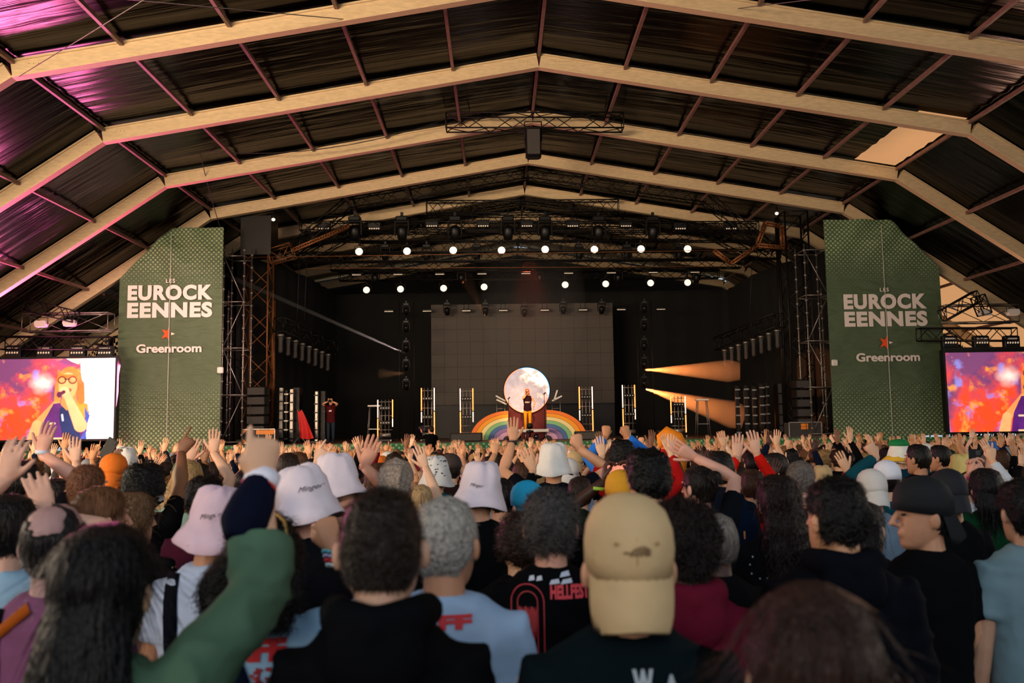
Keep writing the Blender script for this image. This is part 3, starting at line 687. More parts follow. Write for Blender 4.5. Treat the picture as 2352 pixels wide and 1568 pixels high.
# vertical ladder lamps either side of the LED wall
BEAMS = []
for x_, ys, n_ in ((933, (715, 755, 800, 843, 888), 'beside the LED wall, olive banner side'), (1480, (710, 750, 795, 838, 882), 'beside the LED wall, speaker stack side')):
    a_ = px(x_-16, 690, 41.5); b_ = px(x_-16, 915, 41.5); r = empty('lamp_ladder', (px(x_, 700, 41.5).x, 41.5, ZS), label='tall narrow pipe ladder of lamps '+n_, cat='lamp ladder')
    for dx in (-.35, .35): link('ladder_pipe', G().bar((dx, .2, 0), (dx, .2, a_.z-ZS), .02).mesh('ladder_pipe'), MM['truss'], r)
    for i, y_ in enumerate(ys): mh(x_, y_, 41.5, '%s lamp down the pipe ladder %s' % (ords[i], n_), .8, .9, OL if (i > 1) else None, 'lamps on the pipe ladders')
# low ladder towers with light tubes
for i, (xa, xb, yt, yb, bl) in enumerate([(868, 902, 918, 998, 0), (968, 998, 891, 1000, 1), (1057, 1087, 892, 997, 1), (1330, 1362, 888, 992, 2), (1429, 1460, 884, 997, 2), (1540, 1576, 910, 1000, 3)]):
    Y = 38.6+.2*(i % 2); a_, b_ = px(xa, yt, Y), px(xb, yb, Y); W = b_.x-a_.x; H = a_.z-ZS
    r = empty('light_tower', ((a_.x+b_.x)/2, Y, ZS), label=ords[i]+' low ladder tower with glowing tubes, counted from the olive banner', cat='light tower')
    for dx in (-.16, 0, .16): link('upright', G().bar((dx, 0, .2), (dx, 0, H), .018).mesh('upright'), MM['steel'], r)
    for z in (.28, .62, .95): link('crossbar', G().bar((-W/2, 0, H*z), (W/2, 0, H*z), .016).mesh('crossbar'), MM['steel'], r)
    for z in (.45, .8):
        h = link('lamp_bar', G().box((0, -.06, H*z), (.5, .14, .16), bevel=.02).mesh('lamp_bar', False), MM['black'], r)
        g = G()
        for k in range(4): g.ell((-.17+.113*k, -.14, H*z), (.022, .02, .022), 6, 4)
        o = link('small_bulbs', g.mesh('small_bulbs'), MM['glow_dim'], h); o['kind'] = 'stuff'
    cols = [('tube_orange', 'tube_white')[(i+q) % 2] for q in (0, 1)] 
    for sx, q in ((-1, 0), (1, 1)):
        z0 = .35 if (i+q) % 2 else .12
        link('light_tube', G().bar((sx*W/2, -.04, H*z0), (sx*W/2, -.04, H*.55), .026).mesh('light_tube'), MM[cols[q]], r)
        link('light_tube', G().bar((sx*W/2, -.04, H*.57), (sx*W/2, -.04, H), .026).mesh('light_tube'), MM[cols[1-q]], r)
    link('silver_drum', G().tube([(-.25, -.05, .28), (.25, -.05, .28)], [.1, .1], 12, round_ends=False).mesh('silver_drum'), MM['steel'], r)
    link('base_plate', G().box((0, 0, .06), (.7, .6, .12), bevel=.02).mesh('base_plate', False), MM['black'], r)
    for sx in (-1, 1): link('caster_wheel', G().tube([(sx*.28-.02, -.3, .05), (sx*.28+.02, -.3, .05)], [.05, .05], 10, round_ends=False).mesh('caster_wheel'), MM['white'], r)
# ================================================================== rainbow, moon disc, riser
Yr = 38.0; cols = ['#f07a28', '#f7a01e', '#f0dc98', '#86bd86', '#4f72a8', '#9a7cb4', '#e8b4d8', '#3a3434']
mats_r = [mat('rainbow_paint_%s' % n_, c, .6) for n_, c in zip(['orange', 'amber', 'cream', 'green', 'blue', 'purple', 'pink', 'charcoal'], cols)]
for side, (cx, cy_, ex, et) in ((-1, (1168, 1003, 1080, 937)), (1, (1256, 1002, 1348, 935))):
    c = px(cx, cy_, Yr); a_ = abs(px(ex, cy_, Yr).x-c.x); b_ = px(cx, et, Yr).z-c.z
    c.z = ZS+.02
    r = empty('rainbow_cutout', c, label='painted rainbow quarter on the %s side of the red riser' % ('olive banner' if side < 0 else 'speaker stack'), cat='stage decor')
    fr = [1, .88, .76, .64, .52, .40, .27, .13, 0]
    for k in range(8):
        g = G(); n = 28; o1, i1 = fr[k], max(fr[k+1]+.008, 0); 
        for yy in (-.03, .03):
            for j in range(n+1):
                q = PI/2*j/n
                for f_ in (o1, i1): g.v.append((side*a_*f_*math.cos(q), yy-.002*k, b_*f_*math.sin(q)))
        m_ = 2*(n+1)
        for j in range(n):
            p = 2*j; g.f += [(p, p+1, p+3, p+2), (m_+p, m_+p+2, m_+p+3, m_+p+1), (p, p+2, m_+p+2, m_+p), (p+1, m_+p+1, m_+p+3, p+3)]
        link('rainbow_band', g.mesh('rainbow_band', False), mats_r[k], r)
    g = G().add([(0, .04, 0)]+[(side*a_*math.cos(PI/2*j/28), .04, b_*math.sin(PI/2*j/28)) for j in range(29)], [(0, j+1, j+2) for j in range(28)])
    link('backing_board', g.mesh('backing_board', False), MM['black'], r)
# dark red riser block with the singer's platform in front
a_ = px(1168, 925, 38.8); b_ = px(1256, 990, 38.8)
rr = empty('riser', ((a_.x+b_.x)/2, 38.8, ZS), label='dark red riser block between the two rainbow halves', cat='riser')
RED = mat('dark_red_cloth', '#5a1216', .7, nscale=4, namt=.2)
link('red_front', G().box((0, 0, (a_.z-ZS)/2), (b_.x-a_.x, .9, a_.z-ZS), bevel=.02).mesh('red_front', False), RED, rr)
link('top_board', G().box((0, 0, a_.z-ZS+.02), (b_.x-a_.x+.05, .95, .04)).mesh('top_board', False), MM['black'], rr)
p = px(1212, 989, 37.4); zt = px(1212, 985.5, 37.4).z
PZ = zt; pf = empty('platform', (p.x, 37.4, ZS), label='low white-edged platform under the singer', cat='platform')
link('platform_top', G().box((0, 0, zt-ZS-.06), (1.75, 1.3, .12), bevel=.02).mesh('platform_top', False), MM['white'], pf)
for sx in (-.75, -.1, .75): link('platform_leg', G().bar((sx, -.45, 0), (sx, -.45, zt-ZS-.1), .03).mesh('platform_leg'), MM['steel'], pf)
for sx in (-.4, .35):
    q = empty('floor_lamp_unit', (p.x+sx, 37.0, ZS), label='black floor lamp under the singer platform, %s' % ('towards the olive banner' if sx < 0 else 'towards the speaker stack'), cat='stage lamp')
    link('lamp_body', G().tube([(0, 0, .16), (0, .3, .16)], [.11, .09], 12).mesh('lamp_body'), MM['black'], q); link('lens', G().ell((0, -.08, .16), (.07, .02, .07)).mesh('lens'), GL, q); link('foot', G().box((0, .1, .03), (.3, .3, .06)).mesh('foot', False), MM['black'], q)
# moon disc
mp = px(1210, 896, 38.3); R_ = (px(1263, 896, 38.3).x-px(1158, 896, 38.3).x)/2
mo = empty('moon_screen', mp, label='round glowing moon display behind the singer', cat='display')
nr, na = 60, 200; vs = [(0, 0, 0)]; 
for i in range(1, nr+1):
    for j in range(na): q = 2*PI*j/na; vs.append((R_*i/nr*math.cos(q), 0, R_*i/nr*math.sin(q)))
fs = [(0, 1+j, 1+(j+1) % na) for j in range(na)]
for i in range(nr-1):
    for j in range(na): k = 1+i*na; fs.append((k+j, k+na+j, k+na+(j+1) % na, k+(j+1) % na))
me = G().add(vs, fs).mesh('moon_display', False)
va = np.array(vs); X = va[:, 0]/R_; Z = va[:, 2]/R_
n1 = fbm(X+5, Z+5, 1.6, 21, 5); n2 = fbm(X+9, Z+2, 5, 22, 4)
hot = np.clip((n1-.565)*9+(X*.8-Z*.5)*1.0+np.clip(np.hypot(X, Z)-.75, 0, 1)*1.5*(X > -.3)-.1, 0, 1)[:, None]
base = np.array(lin('#9a9298'))*(.75+.5*n2[:, None]); c = base*(1-hot)+np.array((1, .93, .95))*hot
edge = np.exp(-((hot-.45)/.25)**2); c = c*(1-edge*.7)+np.array(lin('#ff9a70'))*edge*.7
rim = np.clip((np.hypot(X, Z)-.955)/.03, 0, 1)[:, None]; rc = np.where((X+Z > .6)[:, None], np.array(lin('#5fb8f0')), np.array(lin('#ff8a50'))); c = c*(1-rim)+rc*rim
ca = me.color_attributes.new('col', 'FLOAT_COLOR', 'POINT'); ca.data.foreach_set('color', np.concatenate([np.clip(c, 0, 1), np.ones((len(c), 1))], 1).ravel())
link('moon_display', me, mat('moon_picture', attr='col', emit=.9), mo)
link('disc_rim', G().loft([[Vector((rr_*math.cos(q), yy, rr_*math.sin(q))) for q in [2*PI*k/64 for k in range(64)]] for rr_, yy in ((R_+.0, -.01), (R_+.03, .0), (R_+.03, .12), (R_-.05, .14))], cap=False).mesh('disc_rim'), MM['black'], mo)
link('disc_back', G().loft([[Vector(((R_+.02)*math.cos(q), yy, (R_+.02)*math.sin(q))) for q in [2*PI*k/64 for k in range(64)]] for yy in (.02, .13)]).mesh('disc_back'), MM['black'], mo)
link('disc_stand', G().bar((-.4, .2, ZS-mp.z), (-.4, .16, 0), .04).bar((.4, .2, ZS-mp.z), (.4, .16, 0), .04).mesh('disc_stand'), MM['black'], mo)
# keyboards on stands either side
for i, (x_, y_, ang, nm) in enumerate([(1150, 915, -.5, 'upper keyboard tilted on the stand beside the moon, olive banner side'), (1152, 923, -.45, 'lower keyboard tilted on the stand beside the moon, olive banner side'),
        (1279, 915, .45, 'keyboard tilted on the stand beside the moon, speaker stack side'), (1276, 908, 1.25, 'steep upright keyboard beside the moon, speaker stack side')]):
    p = px(x_, y_, 38.6); r = empty('keyboard', p, label='white '+nm, cat='keyboard'); rt = Matrix.Rotation(-ang if True else ang, 3, 'Y')
    link('keyboard_body', G().box((0, 0, 0), (.5, .22, .07), Matrix.Rotation(-ang, 3, 'Y'), .015).mesh('keyboard_body', False), MM['white'], r)
    g = G()
    for k in range(12): g.box(Matrix.Rotation(-ang, 3, 'Y') @ Vector((-.21+.038*k, -.05, .04)), (.014, .09, .012), Matrix.Rotation(-ang, 3, 'Y'))
    o = link('black_keys', g.mesh('black_keys', False), MM['black'], r); o['kind'] = 'stuff'
for x_, nm in ((1150, 'olive banner side'), (1277, 'speaker stack side')):
    p = px(x_, 915, 38.75); r = empty('keyboard_stand', (p.x, 38.75, ZS), label='metal stand carrying keyboards, '+nm, cat='stand'); h = p.z-ZS-.1
    for sx in (-.18, .18): link('stand_leg', G().bar((sx, 0, 0), (sx, 0, h), .018).mesh('stand_leg'), MM['steel'], r)
    link('stand_bar', G().bar((-.2, 0, h*.8), (.2, 0, h*.8), .016).mesh('stand_bar'), MM['steel'], r)
for x_, nm in ((1250, 'in front of the moon disc'), (1168, 'in front of the moon edge')):
    p = px(x_, 905 if x_ > 1200 else 916, 38.0); r = empty('microphone_stand', (p.x, 38.0, ZS), label='thin black microphone stand '+nm, cat='microphone stand'); h = p.z-ZS
    link('stand_pole', G().bar((0, 0, 0), (0, 0, h), .014).mesh('stand_pole'), MM['black'], r); link('microphone', G().tube([(-.03, -.02, h), (.05, -.08, h+.06)], [.02, .03], 8).mesh('microphone'), MM['black'], r)
    for k in range(3): q = k*2.1; link('stand_foot', G().bar((0, 0, .12), (.25*math.cos(q), .25*math.sin(q), .01), .012).mesh('stand_foot'), MM['black'], r)
# floor wedges
for x0_, x1_, nm in ((1033, 1108, 'in front of the rainbow, olive banner side'), (1320, 1400, 'in front of the rainbow, speaker stack side'), (1510, 1545, 'near the fifth light tower')):
    a_, b_ = px(x0_, 995, 36.2), px(x1_, 995, 36.2); W = b_.x-a_.x
    g = G(); vs = []
    for x_ in (-W/2, W/2): vs += [(x_, -.25, 0), (x_, .3, 0), (x_, .3, .32), (x_, -.05, .36)]
    g.add(vs, [(0, 1, 2, 3), (7, 6, 5, 4), (0, 3, 7, 4), (3, 2, 6, 7), (2, 1, 5, 6), (1, 0, 4, 5)])
    r = empty('stage_monitor', ((a_.x+b_.x)/2, 36.2, ZS), label='black wedge monitor speaker '+nm, cat='loudspeaker'); link('wedge_cabinet', g.mesh('wedge_cabinet', False), MM['black'], r)
    link('wedge_grille', G().box((0, -.17, .17), (W*.9, .02, .3), Matrix.Rotation(-.5, 3, 'X')).mesh('wedge_grille', False), MM['grey'], r)
# speaker stacks
for x0_, x1_, yt, yb, n_, nm in ((572, 613, 888, 992, 6, 'beside the lattice tower'), (1822, 1862, 872, 966, 6, 'near the dark green banner')):
    a_, b_ = px(x0_, yt, 36.6), px(x1_, yb, 36.6); W = b_.x-a_.x; H = (a_.z-ZS)/n_
    cab = G().box((0, 0, 0), (W, .7, H-.03), bevel=.03).mesh('cabinet', False); gr = G().box((0, -.36, 0), (W-.08, .03, H-.1), bevel=.01).mesh('grille', False)
    for k in range(n_):
        r = empty('loudspeaker', ((a_.x+b_.x)/2, 36.6, ZS+H*k), label='black loudspeaker, %s up in the stack %s' % (ords[k], nm), cat='loudspeaker', group='stacked loudspeakers')
        link('cabinet', cab, MM['black'], r, (0, 0, H/2)); link('grille', gr, MM['grey'], r, (0, 0, H/2))
# silver equipment columns on the stage wings
SCREEN_STEEL = MM['steel']
for i, (x_, w_, yt, nm) in enumerate([(647, 9, 890, 'silver pipe column'), (659, 6, 895, 'thin silver pipe column'), (671, 8, 893, 'bright aluminium column'), (728, 7, 898, 'slim aluminium column near the photographer'), (1692, 8, 885, 'dark equipment column lit by the orange beam'), (1712, 8, 884, 'second equipment column past the orange beam'), (1730, 7, 886, 'third equipment column past the orange beam'), (1748, 9, 880, 'wide equipment column before the mast'), (1760, 5, 878, 'narrow equipment column before the mast')]):
    p = px(x_, yt, 38.2); r = empty('equipment_column', (p.x, 38.2, ZS), label=nm+' standing in the stage wing', cat='pole'); h = p.z-ZS; W = w_*.02
    link('column_tube', G().box((0, 0, h/2), (W, .2, h), bevel=.02).mesh('column_tube', False), MM['steel'] if i in (0, 2, 3) else MM['truss'], r)
    for k in range(6): link('column_clamp', G().box((0, -.1, h*(k+.5)/6), (W+.05, .06, .06)).mesh('column_clamp', False), MM['black'] if i in (0, 2, 3) else MM['steel'], r)
    link('column_foot', G().box((0, 0, .04), (W+.35, .5, .08)).mesh('column_foot', False), MM['black'], r)
for x_, w_, yt, nm in ((684, 16, 890, 'tall dark box panel'), (745, 12, 898, 'dark narrow box panel'), (1752, 14, 884, 'tall black box panel by the orange beam'), (1790, 20, 880, 'tall black box panel by the mast')):
    p = px(x_, yt, 38.8); h = p.z-ZS; W = w_*.0195; r = empty('equipment_rack', (p.x, 38.8, ZS), label=nm+' in the stage wing', cat='rack')
    link('rack_case', G().box((0, 0, h/2), (W, .6, h), bevel=.02).mesh('rack_case', False), MM['black'], r)
    for k in range(5): link('rack_panel', G().box((0, -.31, h*(k+.5)/5), (W*.8, .02, h/5-.06)).mesh('rack_panel', False), MM['grey'], r)
# tripods, drum kit frame
for x_, y_, nm in ((860, 932, 'by the photographer'), (1612, 918, 'inside the lower orange beam')):
    p = px(x_, y_, 39.2); h = p.z-ZS; r = empty('equipment_table', (p.x, 39.2, ZS), label='small metal-legged equipment table '+nm, cat='table'); link('table_top', G().box((0, 0, h), (.55, .4, .07), bevel=.01).mesh('table_top', False), MM['white'], r)
    for sx in (-1, 1):
        for sy in (-1, 1): link('table_leg', G().bar((sx*.3, sy*.2, 0), (sx*.2, sy*.12, h), .018).mesh('table_leg'), MM['steel'], r)
    link('table_shelf', G().box((0, 0, h*.35), (.5, .3, .03)).mesh('table_shelf', False), MM['steel'], r)
# red cloth hung on a stand
p = px(688, 940, 37.6); r = empty('red_cloth', (p.x, 37.6, ZS), label='bright red cloth hanging over a stand by the silver columns', cat='cloth'); h = p.z-ZS
vs = []; fs = []
for i in range(13):
    u = i/12; 
    for j in range(9):
        v = j/8; x_ = -.08+v*(.18+.40*u**.8)+.14*u; z_ = h*(1-u)+.22*u+ (.0 if u < 1 else -.05*math.sin(v*3)); vs.append((x_, -.08+.05*math.sin(v*9+u*3)*u, z_-.10*math.sin(v*PI)*(1-u)))
for i in range(12):
    for j in range(8): a_ = i*9+j; fs.append((a_, a_+1, a_+10, a_+9))
link('cloth', G().add(vs, fs).mesh('cloth'), MM['red'], r); link('stand_pole', G().bar((0, 0, 0), (0, 0, h), .02).mesh('stand_pole'), MM['steel'], r)
for k in range(3): q = k*2.1; link('stand_foot', G().bar((0, 0, .3), (.35*math.cos(q), .35*math.sin(q), 0), .015).mesh('stand_foot'), MM['steel'], r)
# flight cases
def flightcase(x0_, y0_, x1_, y1_, Y, label, panelm, sticker):
    a_, b_ = px(x0_, y0_, Y), px(x1_, y1_, Y); W, H = b_.x-a_.x, a_.z-b_.z; r = empty('flight_case', ((a_.x+b_.x)/2, Y, b_.z), label=label, cat='flight case'); t = .05
    link('case_body', G().box((0, .35, H/2), (W-.02, .7, H-.02), bevel=.02).mesh('case_body', False), panelm, r)
    for (x_, z_, w_, h_) in ((0, 0, W, t), (0, H, W, t), (-W/2, H/2, t, H), (W/2, H/2, t, H), (0, H*.5, t*.6, H) if sticker == 'split' else (0, H*.72, W, t*.4)):
        link('edge_profile', G().box((x_, -.005, z_), (w_, .05, h_), bevel=.01).mesh('edge_profile', False), MM['steel'], r)
    if sticker == 'split':
        link('orange_panel', G().box((W*.2, -.012, H*.78), (W*.55, .02, H*.3)).mesh('orange_panel', False), MM['orange'], r)
        for sx, sz in ((-1, 1), (-1, 0), (1, 0), (1, 1)):
            g = G().add([(sx*W*.48, -.02, H*(.95 if sz else .05)), (sx*W*.36, -.02, H*(.95 if sz else .05)), (sx*W*.48, -.02, H*(.65 if sz else .35))], [(0, 1, 2)]); link('orange_corner', g.mesh('orange_corner', False), MM['orange'], r)
    else:
        link('orange_sticker', G().box((-.08, -.012, H*.72), (.2, .02, .24)).mesh('orange_sticker', False), MM['orange'], r); link('orange_sticker', G().box((.08, -.012, H*.72), (.06, .02, .24)).mesh('orange_sticker', False), MM['orange'], r)
    return r
flightcase(557, 986, 631, 1017, 35.6, 'flight case with orange corners and panel at the stage edge', MM['grey'], 'split')
flightcase(1812, 970, 1888, 1003, 35.8, 'grey flight case with a small orange sticker at the stage edge', MM['grey'], 'one')
# camera on pole in front of the platform
p = px(1217, 978, 35.2); r = empty('remote_camera', (p.x, 35.2, gz(35)), label='small black camera on a pole below the singer', cat='camera'); h = p.z-gz(35)
link('camera_pole', G().bar((0, 0, 0), (0, 0, h-.15), .03).mesh('camera_pole'), MM['black'], r); link('camera_head', G().ell((0, 0, h), (.13, .14, .13)).box((0, 0, h-.22), (.3, .2, .1), bevel=.02).mesh('camera_head'), MM['black'], r)
# ================================================================== side rigs behind the screens
def net(x0_, y0_, x1_, y1_, Y, label, seed):
    a_, b_ = px(x0_, y0_, Y), px(x1_, y1_, Y); W, H = b_.x-a_.x, a_.z-b_.z; nx, nz2 = 70, 34; rr_ = random.Random(seed); vs = []; fs = []
    for j in range(nz2+1):
        for i in range(nx+1):
            X_ = W*i/nx-W/2+rr_.uniform(-.03, .03); hh_ = min(H, prof(X_+(a_.x+b_.x)/2)-.15-b_.z); vs.append((X_, .15*math.sin(i*.4)+.1*math.sin(j*.7), hh_*j/nz2+rr_.uniform(-.03, .03)))
    for j in range(nz2):
        for i in range(nx):
            q = (i+j) % 2 == 0 and rr_.random() < .85
            if noise.noise(Vector((i*.12+seed, j*.2, 0))) > .15: q = q and rr_.random() < .3
            if not q: k = j*(nx+1)+i; fs.append((k, k+1, k+nx+2, k+nx+1))
    return tag(link('camouflage_net', G().add(vs, fs).mesh('camouflage_net', False), MM['black'], None, ((a_.x+b_.x)/2, Y, b_.z)), label, 'net')
net(-20, 700, 285, 1030, 41.5, 'perforated dark net with daylight behind it above the white-lit screen', 3)
net(2150, 690, 2420, 1030, 41.5, 'perforated dark net with daylight behind it above the cropped screen', 4)
for (x0_, x1_, yy, nm) in ((60, 255, 742, 'beside the olive banner'), (2165, 2330, 722, 'beside the dark green banner')):
    A, B = px(x0_, yy, 34.4), px(x1_, yy, 34.4); B.z = A.z
    r = truss('pipe_gantry', A, B, .6, .7, 'pale pipe gantry above the video screen '+nm, MM['steel'], step=2.3)
    truss('screen_truss', px(x0_-55, yy+46, 34), px(x1_, yy+46, 34), .4, .5, 'black truss carrying the video screen '+nm, MM['truss'])
for (xa, ya, xb, yb, nm) in ((60, 700, 175, 728, 'black truss stub on top of the gantry over the white-lit screen'), (2165, 725, 2245, 680, 'black slanted truss over the cropped screen'), (2245, 680, 2262, 722, 'short black truss end over the cropped screen')):
    truss('short_truss', px(xa, ya, 33.6), px(xb, yb, 33.6), .35, .45, nm, MM['truss'], step=.4)
for x_, y_, nm in ((95, 744, 'first white floodlight from the picture edge over the white-lit screen'), (160, 742, 'second white floodlight, nearer the olive banner'), (2262, 718, 'white floodlight nearer the dark green banner'), (2326, 717, 'white floodlight over the cropped screen edge')):
    p = px(x_, y_, 33.6); r = empty('floodlight', p, label=nm, cat='floodlight'); link('flood_housing', G().loft([[Vector((sx*w2, sy*.12, z2)) for sx, sy in ((-1, -1), (1, -1), (1, 1), (-1, 1))] for w2, z2 in ((.18, -.12), (.23, .0), (.2, .12))]).mesh('flood_housing', False), MM['white'], r)
    link('yoke', G().tube([(-.24, 0, 0), (-.24, 0, .25), (.24, 0, .25), (.24, 0, 0)], [.015]*4, 5).mesh('yoke'), MM['black'], r)
def louver(x_, y_, nm):
    p = px(x_, y_, 34.2); r = empty('strobe_lamp', p, label=nm, cat='stage lamp', group='strobe lamps over the video screens'); link('lamp_housing', G().box((0, 0, 0), (.62, .25, .5), bevel=.04).mesh('lamp_housing', False), MM['black'], r)
    g = G()
    for k in range(5): g.box((-.2+.1*k, -.13, -.04), (.05, .02, .07), Matrix.Rotation(.4, 3, 'Y'))
    link('lamp_slots', g.mesh('lamp_slots', False), MM['glow_dim'], r); link('lamp_strip', G().box((0, -.13, .12), (.42, .02, .06)).mesh('lamp_strip', False), MM['white'], r)
for i, x_ in enumerate((32, 104, 180, 243)): louver(x_, 808, ords[i]+' black strobe lamp along the top of the white-lit screen')
for i, x_ in enumerate((2180, 2252, 2322)): louver(x_, 785, ords[i]+' black strobe lamp along the top of the cropped screen')
# ================================================================== haze lit by the beams
def hazecone(A, B, r0_, r1_, dens, col, energy, ang, label, aniso=.3):
    A, B = Vector(A), Vector(B); d = (B-A).normalized(); u = d.orthogonal().normalized(); v = d.cross(u); L = (B-A).length
    rings = []
    for k in range(9):
        t = k/8; rr_ = r0_+(r1_-r0_)*t
        if k == 8: rr_ *= .7
        rings.append([A+d*L*t+(u*math.cos(q)+v*math.sin(q))*rr_-A for q in [2*PI*i/20 for i in range(20)]])
    me = G().loft(rings).mesh('haze_beam'); m = bpy.data.materials.new('haze'); m.use_nodes = True; nt = m.node_tree; nt.nodes.remove(nt.nodes['Principled BSDF'])
    vs_ = nt.nodes.new('ShaderNodeVolumeScatter'); vs_.inputs['Density'].default_value = dens; vs_.inputs['Anisotropy'].default_value = aniso; vs_.inputs['Color'].default_value = (1, 1, 1, 1); nt.links.new(vs_.outputs[0], nt.nodes['Material Output'].inputs['Volume'])
    o = link('haze_beam', me, m, None, A); tag(o, label, 'haze', kind='stuff')
    lamp('SPOT', 'beam_lamp', A-d*.05, B, energy, col, .03, spot=ang, blend=.3)
lx = px(1483, 849, 41.3)
hazecone(lx, px(1700, 852, 40.0), .04, .60, .30, (1, .27, .06), 7500, 17, 'upper orange haze beam shining from the pipe ladder')
lx = px(1483, 893, 41.3)
hazecone(lx, px(1710, 960, 40.0), .04, .75, .30, (1, .27, .06), 9500, 18, 'lower orange haze beam shining from the pipe ladder')
hazecone(px(930, 811, 41.2), px(512, 628, 36.5), .05, .12, .8, (1, .8, .7), 5000, 3, 'thin pale haze beam crossing up to the olive banner')
hazecone(px(1113, 722, 45), px(1050, 600, 43.0), .05, .5, .03, (1, .3, .1), 500, 22, 'faint orange haze beam rising from a dangling lamp')
hazecone(px(930, 857, 41.2), px(870, 858, 40.5), .03, .3, .06, (1, .4, .15), 160, 22, 'short faint orange haze puff by the pipe ladder')
# red smoke column in the middle
rs = G().ell((0, 0, 0), (2.6, 1.2, 4.2), 20, 14).mesh('haze_column'); m = bpy.data.materials.new('red_haze'); m.use_nodes = True; nt = m.node_tree; nt.nodes.remove(nt.nodes['Principled BSDF'])
vv = nt.nodes.new('ShaderNodeVolumeScatter'); vv.inputs['Density'].default_value = .02; vv.inputs['Color'].default_value = (1, .95, .95, 1); nt.links.new(vv.outputs[0], nt.nodes['Material Output'].inputs['Volume'])
tag(link('haze_column', rs, m, None, px(1225, 690, 42)), 'faint reddish haze drifting above the moon display', 'haze', kind='stuff')
lamp('SPOT', 'red_back_spot', px(1215, 560, 43.5), px(1220, 860, 40.5), 900, (1, .12, .06), .1, spot=40, blend=1)
# ================================================================== people
HEADR = [(1.752, .012, -.02, .02), (1.748, .034, -.045, .04), (1.735, .053, -.068, .062), (1.71, .067, -.088, .080), (1.68, .075, -.098, .090), (1.65, .078, -.100, .089), (1.62, .077, -.095, .089), (1.595, .074, -.084, .091), (1.57, .068, -.066, .091), (1.548, .060, -.045, .088), (1.53, .048, -.02, .089), (1.517, .030, .01, .079), (1.513, .012, .03, .06)]
def headring(z):
    R = HEADR
    for a, b in zip(R[:-1], R[1:]):
        if b[0] <= z <= a[0]: t = (a[0]-z)/(a[0]-b[0]); return [a[i]+(b[i]-a[i])*t for i in (1, 2, 3)]
    return R[0][1:] if z > R[0][0] else R[-1][1:]
PIV = Vector((0, -.01, 1.54))
def hrot(hy, hp, hr=0): return Matrix.Translation(PIV) @ Matrix.Rotation(hy, 4, 'Z') @ Matrix.Rotation(hp, 4, 'X') @ Matrix.Rotation(hr, 4, 'Y') @ Matrix.Translation(-PIV)
def head_g(n, hi=False):
    g = G(); rows = HEADR if hi else HEADR[::2]+[HEADR[-1]] if False else (HEADR if hi else [HEADR[i] for i in (0, 2, 4, 6, 8, 10, 12)])
    rings = []
    for z, rx, yb, yf in reversed(rows):
        cyy = (yb+yf)/2; ry = (yf-yb)/2; rings.append([Vector((rx*math.sin(q), cyy+ry*math.cos(q), z)) for q in [-2*PI*k/n for k in range(n)]])
    g.loft(rings)
    if hi is not None:
        for s in (-1, 1): g.ell((s*.085, -.008, 1.628), (.013, .018, .032), 8 if hi else 6, 6 if hi else 4, Matrix.Rotation(s*.35, 3, 'Z'))
        g.tube([(0, .086, 1.662), (0, .107, 1.635), (0, .122, 1.613), (0, .094, 1.603)], [.009, .012, .015, .009], 6)
    if hi:
        g.ell((0, .086, 1.578), (.022, .014, .006), 8, 5); g.ell((0, .086, 1.568), (.02, .013, .007), 8, 5)
        for s in (-1, 1): g.ell((s*.03, .083, 1.668), (.024, .014, .007), 8, 5)
    return g
